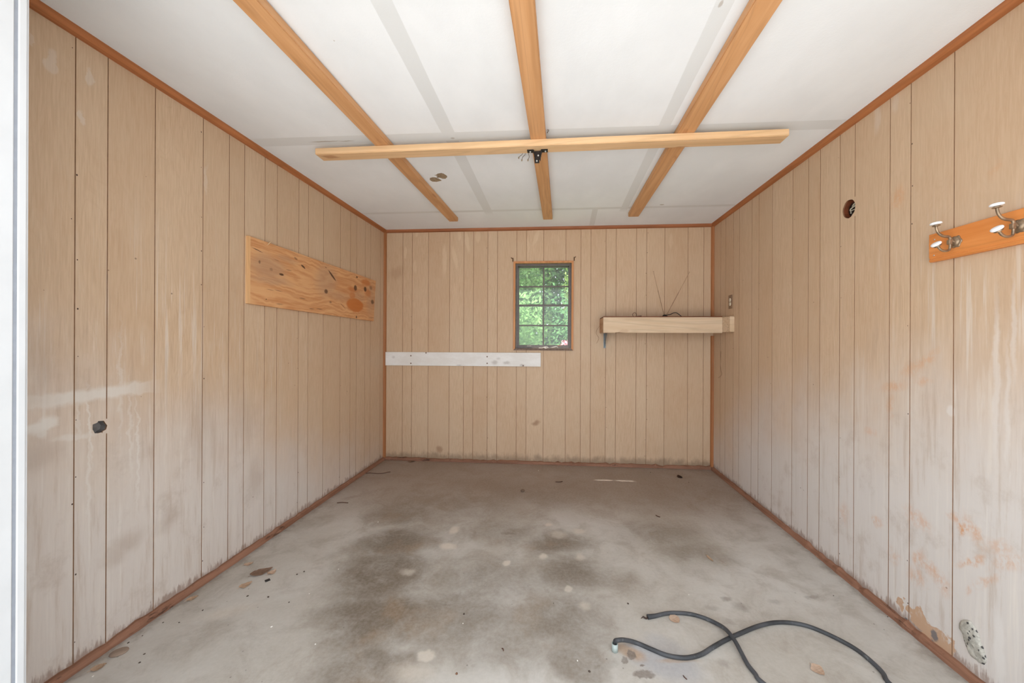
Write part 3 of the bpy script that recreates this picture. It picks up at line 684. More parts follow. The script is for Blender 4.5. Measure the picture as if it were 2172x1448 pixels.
wd = ((b0-f0).dot(Vector((nn.x, nn.y, 0))) + (b1-f1).dot(Vector((nn.x, nn.y, 0))))/2
A = Vector((f0.x, f0.y)); B = Vector((f1.x, f1.y))
cb = beam('crossbeam', [tuple(A), tuple(B), tuple(B+nn*wd), tuple(A+nn*wd)], hb, M_beamX, 'knotty pine crossbeam fixed crosswise under the three ceiling battens', None, zb-.0006)
print('beam width', wd, f0, f1)

# steel bracket under the crossbeam
M_blk = simple('black_steel', (52, 47, 45), .5, .6, .14, 90)
M_zinc = simple('zinc_bolt', (200, 200, 196), .35, .7, .05, 90)
pc = onZ(1140, 320, zc); by = pc.y
br = thing('opener_bracket', 'black steel garage door opener bracket bolted under the middle of the crossbeam', 'bracket', (pc.x, by, zc))
s_ = 1/778.6*(pc.y)   # metres per photo pixel at this depth
def bx_(u, v): return (pc.x+(u-1140)*s_*1.0, zc-.0-(v-323.5)*s_)
yp = by-.020
w_l = [bx_(u, 0)[0] for u in (1118.5, 1131.5)]; w_r = [bx_(u, 0)[0] for u in (1149, 1162)]
tk = .004
for (x0, x1, xs, xb, sg) in ((w_l[0], w_l[1], w_l[1], bx_(1134.5, 0)[0], 1), (w_r[1], w_r[0], w_r[0], bx_(1146.5, 0)[0], -1)):
    bm = BM()
    prof = [(x0, 0), (xs, 0), (xs+.004*sg, -.004), (xb, -.020), (xb, -.030), (xb-tk*sg, -.030), (xb-tk*sg, -.0215), (xs-.001*sg, -.0075), (xs-.003*sg, -tk), (x0, -tk)]
    add_prism(bm, [(x, yp, zc-.0008+z) for x, z in prof], (0, .030, 0))
    obj('strap', bm, M_blk, br)
bm = BM(); xa, xb = bx_(1134, 0)[0], bx_(1147, 0)[0]
add_box(bm, (xa, yp+.002, zc-.060), (xb, yp+.006, zc-.010), .001); add_box(bm, (xa, yp+.002, zc-.060), (xa+.004, yp+.028, zc-.012), .001); add_box(bm, (xb-.004, yp+.002, zc-.056), (xb, yp+.028, zc-.012), .001)
obj('body', bm, M_blk, br)
bm = BM(); add_box(bm, (xa+.001, yp+.008, zc-.076), (xb-.007, yp+.012, zc-.044), .0015); obj('tongue', bm, M_blk, br)
for (x, z) in (((xa+xb)/2+.004, zc-.036), ((xa+xb)/2-.004, zc-.064)):
    bm = BM(); y0_ = yp+.002 if z > zc-.05 else yp+.008
    add_lathe(bm, [(.0052, 0), (.0052, .0015), (.0038, .0016), (.0036, .005), (.003, .0055), (0, .0055)], frame_at((x, y0_, z), (0, -1, 0)), 12); obj('bolt', bm, M_zinc, br)
for x in ((w_l[0]+w_l[1])/2, (w_r[0]+w_r[1])/2+.004):
    bm = BM(); add_lathe(bm, [(.0055, 0), (.0055, .002), (.0042, .0022), (.004, .006), (0, .0065)], frame_at((x, by-.004, zc-.0045), (0, 0, -1)), 12); obj('bolt', bm, M_zinc, br)

# loose wires with connectors behind the crossbeam
M_wire = simple('grey_wire', (112, 106, 100), .6)
M_nut = simple('tan_connector', (158, 142, 118), .5, 0, .12, 90)
yb_ = by+wd*.62
wt = thing('loose_wires', 'three short loose wires with tan connectors hanging behind the crossbeam', 'wire', (onZ(1112, 330, H-.05).x, yb_+.05, H-.04))
for top, mid, nut in (((1108, 326), (1103, 331), (1100.5, 335.5)), ((1114, 327), (1109, 332.5), (1107, 340.5)), ((1121.5, 326), (1122.3, 333), (1120, 340.5))):
    zz = H-.052
    T_, Mi, Nu = onZ(*top, zz+.012), onZ(*mid, zz+.005), onZ(nut[0], nut[1]-2.4, zz)
    bm = BM(); add_tube(bm, catmull([Vector((T_.x, T_.y-.03, H-.02)), T_, Mi, Nu], 5), .0016, 7); wi = obj('wire', bm, M_wire, wt)
    nd = onZ(nut[0]-.3, nut[1]+2.6, zz-.004)
    bm = BM(); add_lathe(bm, [(.0025, 0), (.0042, .002), (.004, .008), (.0028, .014), (.001, .016)], frame_at(Nu, nd-Nu), 10); obj('connector', bm, M_nut, wi)
bm = BM(); a_ = onZ(1161, 283, H-.004); add_tube(bm, catmull([(a_.x, a_.y, H-.001), onZ(1161.5, 279.5, H-.02), onZ(1163.5, 277.5, H-.03), onZ(1163.5, 275.5, H-.026), onZ(1160.5, 276, H-.022)], 4), .002, 7)
tag(obj('wire_stub', bm, M_wire), 'tiny curled wire stub poking from the ceiling beside the middle batten', 'wire')

# torn patches in the ceiling skin
M_torn = simple('torn_board', (150, 130, 106), .9, 0, .12, 60)
for nm, L in (('big', [(928, 368.5), (936, 367), (941, 368.5), (948, 373), (948.5, 375.5), (945, 379), (939, 379), (932, 376.5), (928, 377), (925.5, 375), (929, 374), (924, 372), (921, 371.5), (925, 371)]),
              ('small', [(912, 377.5), (918, 376), (924, 376.5), (930, 378.5), (934, 381), (937, 383), (931, 384.5), (926, 385.5), (917, 385), (911.5, 381.5)])):
    bm = BM(); add_prism(bm, [onZ(u, v, H-.0012) for u, v in L], (0, 0, .001)); o = obj('torn_patch', bm, M_torn, ceil)
    o['label'] = 'brown torn patch in the ceiling surface'

# ---------------------------------------------------------------- shelf in the right back corner
YS = 3.497                                   # front face of the fascia
M_fas = pine('raw_board', (204, 176, 144), (218, 194, 166), 'XYZ', .25, .65, (1.6, 18, 18))
M_cleat = pine('cleat_board', (176, 134, 100), (192, 152, 118), 'YXZ', .1, .65)
M_darkb = pine('dark_shelf_board', (96, 54, 32), (128, 76, 46), 'XYZ', 0)
XC = XR-.040
fl, fr = onY(1280, 672.7, YS), onY(1534, 672.6, YS); fb = onY(1280, 705.3, YS)
sh = thing('wall_shelf', 'raw wood box shelf with a deep front board mounted in the right back corner', 'shelf', ((fl.x+fr.x)/2, YB-.15, fb.z))
bm = BM()
ptsb = [(fl.x, fb.z+.0), (fl.x+.10, fb.z), (fl.x+.135, fb.z+.006), (fl.x+.145, fb.z+.009), (fl.x+.155, fb.z+.006), (fl.x+.19, fb.z)]
add_prism(bm, [(fl.x, YS, fl.z)] + [(x, YS, z) for x, z in ptsb] + [(XC-.001, YS, fb.z), (XC-.001, YS, fl.z)], (0, .019, 0)); 
obj('front_board', bm, M_fas, sh)
bm = BM(); add_box(bm, (fl.x, YS+.0195, fb.z+.002), (fl.x+.019, YB-.001, fl.z-.002), .001); obj('side_board', bm, M_cleat, sh)
bm = BM(); add_box(bm, (fl.x+.002, YS+.002, fl.z+.0005), (XC-.0005, YB-.001, fl.z+.0095), .001); obj('shelf_top', bm, M_darkb, sh)
ZT = fl.z+.0095
bm = BM(); add_box(bm, (fl.x+.02, YB-.045, fl.z-.09), (XC-.002, YB-.001, fl.z-.002), .001); obj('rear_cleat', bm, M_cleat, sh)
e0 = onX(1548, 671, XC); ye_ = 3.352
cz1, cz0 = onY(1550, 670.5, ye_).z, onY(1550, 703.5, ye_).z
bm = BM(); add_box(bm, (XC, ye_, cz0), (XR-.0005, YB-.001, cz1), .003); ec = obj('end_block', bm, M_fas, sh); ec['label'] = 'thick board against the right wall carrying the shelf end'
M_steel = simple('grey_blue_steel', (132, 142, 146), .5, .3, .06, 60)
k0, k1, k2, k3 = onY(1279, 705, YB-.10), onY(1285.5, 705, YB-.10), onY(1285, 737, YB-.012), onY(1281.5, 735, YB-.012)
bt, bb = onY(1283, 705, YB-.012), onY(1283.5, 738, YB-.012)
bm = BM(); add_box(bm, (bt.x-.012, YB-.005, bb.z), (bt.x+.012, YB-.001, fb.z+.001), .001)
add_prism(bm, [(bt.x-.001, YB-.004, bb.z+.004), (bt.x-.001, YB-.17, fb.z-.001), (bt.x-.001, YB-.004, fb.z-.001)], (.003, 0, 0))
obj('steel_bracket', bm, M_steel, sh)['label'] = 'grey steel triangular bracket'
for u, v in ((1544, 676), (1544, 700), (1543, 688), (1545, 694)):
    p = onX(u, v, XC); bm = BM(); add_lathe(bm, [(.0028, 0), (.0028, .001), (0, .0012)], frame_at((XC, p.y, p.z), (-1, 0, 0)), 8); obj('nail', bm, M_nail, ec)
# rabbit-ear antenna on the shelf
M_blkp = simple('black_plastic', (34, 30, 28), .5, 0, .1)
ya = 3.62
c_ = onY(1410.5, 668, ya); at = thing('antenna', 'black two-rod rabbit ear antenna standing on the corner shelf', 'antenna', (c_.x, ya, ZT))
bm = BM(); add_lathe(bm, [(.022, 0), (.026, .004), (.024, .014), (.014, .022), (.004, .024)], Matrix.Translation((c_.x, ya, ZT)) @ Matrix.Diagonal((1, .8, 1, 1)), 16); obj('base', bm, M_blkp, at)
M_rod = simple('antenna_rod', (158, 128, 100), .35, .6, .08, 60)
for b_, k_, t_ in (((1407, 662), (1395.5, 616), (1386, 575.5)), ((1417, 662), (1440, 619), (1462.5, 577))):
    P0, P1, P2 = onY(*b_, ya), onY(*k_, ya+.03), onY(*t_, ya+.05)
    bm = BM(); st = Vector((c_.x+(.01 if b_[0] > 1410 else -.01), ya, ZT+.018)); add_tube(bm, [st, P0, P1], [.0026, .0026, .0024], 7); add_tube(bm, [P1, P2], .0016, 7)
    add_lathe(bm, [(.001, -.004), (.0034, -.002), (.0034, .002), (.001, .004)], Matrix.Translation(P2), 8); obj('rod', bm, M_rod, at)
cp = [(1415, 667.5), (1421, 667), (1427, 664), (1433, 663), (1438, 665), (1443, 669), (1446, 671)]
bm = BM(); P = [onY(u, v, ya+.0) for u, v in cp]; P = [Vector((p.x, p.y, max(p.z, ZT+.004))) for p in P]; add_tube(bm, catmull(P, 4), .0036, 7); obj('cable', bm, M_blkp, at)
bm = BM(); P = [Vector((onY(u, 670, ya).x, ya-.02, ZT+z)) for u, z in ((1404, .008), (1396, .005), (1388, .002), (1380, .002))]; add_tube(bm, catmull(P, 4), .0015, 6); obj('lead', bm, M_blkp, at)
# coiled ring and a dark stick on the shelf
M_dk = simple('dark_brown_wire', (84, 50, 34), .6)
c_ = onY(1346, 667, 3.56); R_ = .0185
bm = BM(); add_tube(bm, [Vector((c_.x+R_*math.cos(a), 3.56+.004*math.sin(a*2), ZT+R_+.001+R_*math.sin(a))) for a in [2*math.pi*k/22 for k in range(23)]], .0022, 6, False)
tag(obj('wire_ring', bm, M_dk), 'small dark wire ring standing on the corner shelf left of the antenna', 'ring')
p = onY(1355, 669, 3.56); bm = BM(); add_tube(bm, [(p.x-.03, 3.55, ZT+.003), (p.x, 3.56, ZT+.005), (p.x+.026, 3.57, ZT+.008)], [.003, .004, .005], 6)
tag(obj('stick', bm, M_dk), 'short dark stick lying on the corner shelf beside the wire ring', 'stick')
# thread hanging left of the shelf
bm = BM(); P = [onY(u, v, YB-.004) for u, v in ((1273, 690), (1268, 696), (1264.5, 704), (1266, 710), (1270, 716), (1269, 721), (1265, 728))]; P.insert(0, Vector((fl.x-.001, YB-.01, P[0].z+.003)))
add_tube(bm, catmull(P, 5), .0013, 5)
tag(obj('string', bm, simple('tan_string', (150, 116, 84), .8)), 'thin tan string hanging on the back wall from the left end of the shelf', 'string')
bm = BM(); P = [onX(u, v, XR-.004) for u, v in ((1529, 745), (1528, 770), (1529, 785), (1531, 793), (1528, 798), (1523, 801))]
add_tube(bm, catmull(P, 5), .0012, 5); tag(obj('string', bm, simple('brown_string', (120, 92, 66), .8)), 'thin dark thread hanging on the right wall under the shelf end', 'string')

# ---------------------------------------------------------------- outlet on the right wall
M_plate = simple('brown_plate', (134, 104, 78), .4, 0, .05, 40)
M_ivory = simple('ivory_socket', (232, 220, 198), .4, 0, .04)
o0, o1 = onX(1546.4, 640, XR), onX(1553.8, 640, XR); oz1, oz0 = onX(1550, 625.5, XR).z, onX(1550, 654.5, XR).z
oy0, oy1 = o1.y, o0.y; oc = (oy0+oy1)/2
ot = thing('wall_outlet', 'brown outlet plate with two ivory sockets on the right wall above the shelf', 'outlet', (XR, oc, oz0))
bm = BM(); add_box(bm, (XR-.006, oy0, oz0), (XR-.0005, oy1, oz1), .002); obj('plate', bm, M_plate, ot)
for v in (636.3, 644.8):
    z = onX(1549, v, XR).z; bm = BM(); add_lathe(bm, [(.0165, 0), (.0165, .0025), (.015, .0035), (0, .0035)], frame_at((XR-.0055, oc, z), (-1, 0, 0)), 18)
    so_ = obj('socket', bm, M_ivory, ot)
    bm = BM()
    for dy in (-.0055, .0055): add_box(bm, (XR-.0094, oc+dy-.001, z-.003), (XR-.0088, oc+dy+.001, z+.004))
    add_lathe(bm, [(.002, 0), (.002, .0005)], frame_at((XR-.0089, oc, z-.008), (-1, 0, 0)), 8); obj('slots', bm, M_blkp, so_)
bm = BM(); add_lathe(bm, [(.003, 0), (.0025, .001), (0, .0012)], frame_at((XR-.006, oc, (oz0+oz1)/2), (-1, 0, 0)), 8); obj('screw', bm, M_nail, ot)

# ---------------------------------------------------------------- round junction box in the right wall
M_bake = simple('bakelite_brown', (110, 58, 34), .5, 0, .12, 40)
jb = thing('junction_box', 'open round electrical box with bare wires set into the right wall', 'electrical box', (XR+.03, rc.y, rc.z-.05))
bm = BM(); ins = [(y, z) for y, z in ho_right]
ra = [bm.verts.new((XR+.0065, y, z)) for y, z in ins]; rb = [bm.verts.new((XR+.034, rc.y+(y-rc.y)*.95, rc.z+(z-rc.z)*.95)) for y, z in ins]
for i in range(len(ra)): bm.faces.new([ra[i], ra[(i+1) % 20], rb[(i+1) % 20], rb[i]])
bm.faces.new(rb); obj('box', bm, M_bake, jb)
bm = BM(); add_lathe(bm, [(.039, 0), (.040, .004), (.036, .008), (.012, .009)], frame_at((XR+.0335, rc.y, rc.z), (-1, 0, 0)), 20); obj('back_plate', bm, simple('dark_metal', (50, 44, 40), .5, .4), jb)
M_cond = simple('bare_wire', (196, 190, 172), .35, .3, .06)
M_wg = simple('grey_sheath', (120, 116, 110), .6)
for k_, (P, r_, mt) in enumerate(((((.028, -.03, .02), (.02, -.018, .012), (.012, .004, .0), (.018, .01, -.012), (.012, .002, -.022)), .003, M_cond), (((.028, -.02, -.004), (.022, -.012, -.006), (.014, .006, -.008), (.016, .012, -.001), (.02, .002, .006)), .0026, M_cond),
        (((.028, -.034, .01), (.02, -.022, .024), (.022, -.006, .022), (.026, .008, .016)), .0048, M_cond), (((.028, .0, -.034), (.03, -.006, -.03), (.022, -.018, -.022), (.03, -.03, -.014)), .004, M_wg), (((.028, .024, -.01), (.03, .016, -.022), (.024, .004, -.03)), .004, M_wg))):
    bm = BM(); add_tube(bm, catmull([Vector((XR+a, rc.y+b, rc.z+c)) for a, b, c in P], 5), r_, 8); obj('wire', bm, mt, jb)

# hole in the left wall, gap behind the panel
bm = BM(); cyy = sum(p[0] for p in ho_left)/len(ho_left); czz = sum(p[1] for p in ho_left)/len(ho_left)
ra = [bm.verts.new((XL-.0058, y, z)) for y, z in ho_left]; rb = [bm.verts.new((XL-.030, cyy+(y-cyy)*1.02, czz+(z-czz)*1.02)) for y, z in ho_left]; n_ = len(ra)
for i in range(n_): bm.faces.new([ra[i], ra[(i+1) % n_], rb[(i+1) % n_], rb[i]])
bm.faces.new(rb[::-1])
ho = obj('wall_hole', bm, simple('grey_backing', (118, 112, 108), .9, 0, .1, 40), wlft); ho['label'] = 'small jagged hole with grey backing'

# lumpy grey patch low on the right wall
PL = [(1150, 920), (1165, 902), (1190, 890), (1225, 892), (1250, 905), (1275, 945), (1300, 985), (1322, 1030), (1335, 1085), (1360, 1140), (1385, 1235), (1388, 1260), (1365, 1288), (1335, 1275), (1300, 1250), (1262, 1215), (1235, 1180), (1215, 1130), (1195, 1060), (1178, 1010), (1152, 965)]
PP = [onX(1760+a*.2404, 1100+b*.2404, XR) for a, b in PL]
cc = sum(PP, Vector())/len(PP); rnd = random.Random(5)
bm = BM(); rings = []
for s, d in ((1, 0), (.97, .004), (.85, .008), (.68, .0095), (.5, .0105), (.3, .011), (.12, .0115)):
    rings.append([bm.verts.new((XR-.0003-d-(rnd.uniform(-.0025, .0025) if 0 < s < .97 else 0), cc.y+(p.y-cc.y)*s*(1+(rnd.uniform(-.05, .05) if s < 1 else 0)), cc.z+(p.z-cc.z)*s*(1+(rnd.uniform(-.05, .05) if s < 1 else 0)))) for p in PP])
n_ = len(PP)
for i in range(len(rings)-1):
    for k in range(n_): bm.faces.new([rings[i][k], rings[i][(k+1) % n_], rings[i+1][(k+1) % n_], rings[i+1][k]])
bm.faces.new(rings[-1]); bmesh.ops.recalc_face_normals(bm, faces=bm.faces[:])
mm = MT('grey_mortar', .85); nv = mm.noise(mm.scale(mm.obj, (50, 50, 50)), 1, 6, .7)
vor = mm.n.new('ShaderNodeTexVoronoi'); mm.l.new(mm.obj, vor.inputs['Vector']); vor.inputs['Scale'].default_value = 62
cN = mm.mix(mm.rng(nv, .35, .7), lin(160, 155, 144), lin(204, 198, 186)); cN = mm.mix(mm.math('MULTIPLY', mm.rng(vor.outputs['Distance'], .36, .24), mm.math('GREATER_THAN', mm.noise(mm.scale(mm.obj, (24, 24, 24)), 1, 2), .47)), cN, lin(72, 70, 68))
mm.bump(nv, .8, .004); mo = obj('mortar_patch', bm, mm.out(cN), wrgt, True); mo['label'] = 'rough grey mortar patch pitted with small holes'

# ---------------------------------------------------------------- coat rack on the right wall
XK = XR-.019
M_rack = pine('orange_rack_board', (206, 124, 60), (220, 142, 78), 'YXZ', 0, .35)
r0t, r0b = onX(1971, 498.5, XK), onX(1971, 556.8, XK); r1t, r1b = onX(2172, 440, XK), onX(2172, 514.5, XK)
kt = (r1t.z-r0t.z)/(r1t.y-r0t.y); kb = (r1b.z-r0b.z)/(r1b.y-r0b.y); ye2 = 1.10
cr_ = thing('coat_rack', 'orange varnished board coat rack with bronze double hooks high on the right wall', 'coat rack', (XR, 1.35, r0b.z))
prof = [(0, 1), (.0175, 1), (.019, .985), (.019, .90), (.019, .17), (.0165, .14), (.0165, .11), (.0185, .09), (.0185, .03), (.015, 0), (0, 0)]
bm = BM(); ra = []; 
def rk(y): zt = r0t.z+kt*(y-r0t.y); zb_ = r0b.z+kb*(y-r0b.y); return zb_, zt
va = []
for y in (r0t.y, ye2):
    z0, z1 = rk(y); va.append([bm.verts.new((XR-.0005-a, y, z0+(z1-z0)*b)) for a, b in prof])
n_ = len(prof)
for k in range(n_): bm.faces.new([va[0][k], va[0][(k+1) % n_], va[1][(k+1) % n_], va[1][k]])
bm.faces.new(va[0]); bm.faces.new(va[1][::-1]); bmesh.ops.recalc_face_normals(bm, faces=bm.faces[:])
obj('back_board', bm, M_rack, cr_)
M_brz = simple('antique_bronze', (150, 128, 104), .35, .6, .14, 60)
M_cer = simple('white_ceramic', (238, 238, 240), .15, 0, .01, 10, .6)
def hook(u, v, label):
    c = onX(u, v, XK-.004)
    def q(dx, dz, dy=0): return Vector((XK-dx, c.y+dy, c.z+dz))
    bm = BM(); n_ = 28                                # lobed rosette
    rr = [(1, 0), (1.0, .002), (.86, .0038), (.72, .0035), (.62, .006), (.42, .009), (.2, .0105), (.05, .011)]
    rings = [[bm.verts.new(q(h+.0002, r*.021*(1+.09*math.cos(6*a)*(1 if r > .8 else .2))*math.sin(a)*1.1, r*.021*(1+.09*math.cos(6*a)*(1 if r > .8 else .2))*math.cos(a))) for a in [2*math.pi*k/n_ for k in range(n_)]] for r, h in rr]
    for i in range(len(rings)-1):
        for k in range(n_): bm.faces.new([rings[i][k], rings[i][(k+1) % n_], rings[i+1][(k+1) % n_], rings[i+1][k]])
    bm.faces.new(rings[0]); bm.faces.new(rings[-1]); bmesh.ops.recalc_face_normals(bm, faces=bm.faces[:])
    h = obj('hook', bm, M_brz, cr_, True); h['label'] = label
    bm = BM()
    add_tube(bm, catmull([q(.008, .0), q(.016, .006), q(.022, .014), q(.028, .020), q(.045, .0225), q(.058, .029), q(.067, .040), q(.0715, .054), q(.072, .062)], 5), [.0048]*26+[.0044]*15, 10)
    obj('upper_arm', bm, M_brz, h)
    bm = BM()
    add_tube(bm, catmull([q(.022, .018), q(.0225, .002), q(.022, -.014), q(.024, -.029), q(.032, -.034), q(.045, -.0345), q(.056, -.029), q(.063, -.021), q(.066, -.016)], 5), .0042, 10)
    add_box(bm, (XK-.030, c.y-.006, c.z-.010), (XK-.0185, c.y+.006, c.z+.008), .002)
    obj('lower_arm', bm, M_brz, h)
    for base, d, r in ((q(.072, .062), Vector((-.12, 0, 1)), .0175), (q(.066, -.016), Vector((-.62, 0, .8)), .0165)):
        Mx = frame_at(base, d)
        bm = BM(); add_lathe(bm, [(.004, -.002), (.011, 0), (.0125, .0018), (.008, .004), (.009, .006)], Mx, 20); obj('collar', bm, M_brz, h)
        bm = BM(); add_lathe(bm, [(.009, .0055), (r*.96, .007), (r, .010), (r*.94, .0135), (r*.7, .0155), (r*.35, .0162), (0, .0165)], Mx, 24); obj('knob', bm, M_cer, h)['label'] = 'white ceramic knob'
hook(2026, 512.7, 'bronze double hook near the left end of the board')
hook(2162, 478.9, 'bronze double hook at the right edge of the photo')
for u, v in ((1982, 508), (1981, 541.5)):
    p = onX(u, v, XK); bm = BM(); add_lathe(bm, [(.0035, 0), (.0028, .001), (0, .0013)], frame_at((XK, p.y, p.z), (-1, 0, 0)), 10); obj('screw', bm, M_zinc, cr_)

# ---------------------------------------------------------------- conduit stub and thick cable on the floor
def fz(a, b): return (1260+a*.29466, 1240+b*.29466)
cbase = onZ(1304, 1380, 0); 
M_pvc = simple('grey_pvc', (158, 166, 160), .5, 0, .05)
RC = .0125
HC = .034
bm = BM(); Mx = Matrix.Translation((cbase.x, cbase.y, -.002))
add_lathe(bm, [(RC, 0), (RC, HC), (RC-.0025, HC), (RC-.0025, .008)], Mx, 22)
tag(obj('conduit_stub', bm, M_pvc), 'short grey conduit stub rising from the concrete floor', 'conduit')
def cable_mat():
    m = MT('dusty_black_cable', .6, 0, .4); n = m.noise(m.scale(m.obj, (26, 26, 26)), 1, 5, .75); n2 = m.noise(m.scale(m.obj, (9, 9, 9)), 1, 3)
    c = m.mix(m.rng(n2, .3, .7), lin(48, 48, 49), lin(74, 74, 76))
    return m.out(m.mix(m.rng(n, .58, .74, 0, .6), c, lin(140, 140, 140)))
M_cab = cable_mat(); rcab = .0082
low = [(300, 415), (420, 465), (520, 505), (620, 523), (700, 520), (780, 495), (860, 445), (960, 390), (1060, 345), (1180, 297), (1290, 272), (1400, 271), (1520, 291), (1640, 335), (1780, 402), (1900, 472), (2010, 562), (2080, 635), (2120, 702)]
up = [(385, 230), (440, 223), (520, 205), (600, 201), (700, 211), (800, 240), (900, 287), (950, 322), (990, 368), (1030, 430), (1100, 562), (1160, 640), (1220, 710)]
P = []
for a, b in low: p = onZ(*fz(a, b), rcab); P.append(Vector((p.x, p.y, rcab)))
e = P[-1]; ue = onZ(*fz(*up[-1]), rcab)
P += [Vector((e.x+.01, e.y-.09, rcab)), Vector((e.x-.08, e.y-.24, rcab)), Vector((ue.x+.20, 1.0, rcab)), Vector((ue.x+.10, ue.y-.14, rcab))]
U = []
for a, b in up[::-1]:
    d = abs(a-990); zz = rcab + .0168*math.exp(-(d/75)**2); p = onZ(*fz(a, b), zz); U.append(Vector((p.x, p.y, zz)))
P += U
ct = Vector((cbase.x, cbase.y, HC))
m1 = onZ(*fz(170, 398), HC+.018); m2 = onZ(*fz(215, 393), HC+.008)
P = [ct+Vector((0, 0, -.03)), ct+Vector((.0, .002, .002)), Vector((m1.x+.002, m1.y, HC+.018)), Vector((m2.x+.004, m2.y, HC+.006))] + P
cab = thing('power_cable', 'thick dusty black cable coming out of the floor conduit and crossing over itself', 'cable', (1.0, 1.5, 0))
PC = catmull(P, 7); nP = len(PC)
bm = BM(); add_tube(bm, PC, [rcab*(.78 if i < 8 else 1.0) if i < nP-10 else rcab*(1+.35*(i-nP+10)/10) for i in range(nP)], 12)
obj('jacket', bm, M_cab, cab)
e = PC[-1]; d = (PC[-1]-PC[-4]).normalized()
bm = BM(); add_tube(bm, catmull([e-d*.01+Vector((0, 0, -.002)), e+d*.008+Vector((0, -.003, -.004)), e+d*.02+Vector((0, .003, 0)), e+d*.032+Vector((0, 0, -.005))], 5), [.0035]*11+[.0025, .002, .0015, .001, .0008], 7)
obj('conductor', bm, simple('dark_conductor', (60, 44, 36), .5, .3), cab)

# ---------------------------------------------------------------- leaves, chips and crumbs on the floor
def leaf_mesh(L, W, curl, seed, tip=1.6):
    rnd = random.Random(seed); bm = BM(); n = 12; rows = []
    for i in range(n+1):
        t_ = i/n; ww = W/2*math.sin(math.pi*min(1, t_**.8))**.9*(1+.12*rnd.uniform(-1, 1))
        x = (t_-.5)*L; z = .0015+curl*(abs(t_-.5)*2)**2 + .001*rnd.random()
        rows.append([bm.verts.new((x, s*ww+L*.05*math.sin(3*t_+seed), z+(abs(s))*curl*.5*(1 if s > 0 else .5))) for s in (-1, -.5, 0, .5, 1)])
    for i in range(n):
        for k in range(4): bm.faces.new([rows[i][k], rows[i+1][k], rows[i+1][k+1], rows[i][k+1]])
    bmesh.ops.solidify(bm, geom=bm.faces[:], thickness=.0007)
    add_tube(bm, [(-L/2-.008, L*.05*math.sin(seed), .0015), (-L/2+.003, L*.05*math.sin(seed), .002)], .0008, 5)
    return bm
def leaf_mat(name, rgb, vein):
    m = MT(name, .65); n = m.noise(m.scale(m.obj, (30, 90, 30)), 1, 4, .7)
    return m.out(m.mix(m.rng(n, .3, .7), lin(*rgb), lin(*vein)))
M_l1 = leaf_mat('dry_leaf_tan', (226, 200, 172), (208, 174, 144)); M_l2 = leaf_mat('dry_leaf_brown', (176, 146, 122), (148, 116, 96)); M_l3 = leaf_mat('dry_leaf_orange', (228, 204, 182), (216, 184, 156))
def px_leaf(a, b, wpx, mat, label, seed, curl=.004):
    A_, B_ = onZ(*a), onZ(*b); mid = (A_+B_)/2; L = (B_-A_).length; s = (mid.y)/778.6
    bm = leaf_mesh(L, L*.30 if wpx is None else wpx*s, curl, seed)
    o = obj('dry_leaf', bm, mat); o.location = (mid.x, mid.y, .0003); o.rotation_euler = (0, 0, math.atan2(B_.y-A_.y, B_.x-A_.x))
    return tag(o, label, 'leaf', 'dry leaves on the concrete floor')
px_leaf((530, 1223), (578, 1206), 26, M_l2, 'largest brown dry leaf on the floor by the left baseboard', 1, .007)
px_leaf((568, 1220), (585, 1210), 16, M_l3, 'pale curled dry leaf tucked against the largest leaf', 2, .006)
px_leaf((517, 1199), (538, 1194), 12, M_l3, 'small orange dry leaf closest to the left baseboard, above the largest leaf', 3, .004)
px_leaf((506, 1247), (535, 1236), 18, M_l1, 'ragged tan dry leaf just below the largest leaf', 4, .005)
px_leaf((395, 1274), (421, 1265), 14, M_l1, 'tan dry leaf by the left baseboard, halfway between the ragged leaf and the brown disc', 5, .003)
px_leaf((191, 1424), (226, 1411), 20, M_l1, 'tan dry leaf in the near left corner of the floor below the brown disc', 6, .005)
px_leaf((1421, 1306), (1441, 1322), 24, M_l3, 'orange dry leaf lying beside the loose end of the black cable', 7, .003)
px_leaf((1721, 1410), (1750, 1434), 26, M_l3, 'orange dry leaf on the floor inside the bend of the black cable', 8, .003)
px_leaf((1437, 1009), (1448, 1015), 10, leaf_mat('dark_leaf', (84, 54, 40), (60, 38, 28)), 'dark curled leaf on the floor near the right back corner', 9, .006)
px_leaf((866, 978.5), (880, 979), 12, M_l2, 'small brown leaf against the baseboard near the left back corner', 10, .004)
px_leaf((1290+210, 1178), (1290+222, 1192), 6, M_l1, 'thin tan leaf sliver on the floor right of centre', 11, .002)
# flat brown disc
A_ = onZ(234, 1387); B_ = onZ(271, 1381); cN = (A_+B_)/2; rN = (B_-A_).length/2
bm = BM(); Mx = Matrix.Translation((cN.x, cN.y, 0)) @ Matrix.Rotation(.5, 4, 'Z') @ Matrix.Diagonal((1.0, .85, 1, 1))
add_lathe(bm, [(rN*.96, 0), (rN, .002), (rN*.97, .005), (rN*.85, .006), (0, .0062)], Mx, 28)
tag(obj('disc', bm, simple('brown_disc', (150, 130, 114), .7, 0, .08, 30)), 'flat round brown disc on the floor beside the left baseboard', 'disc')
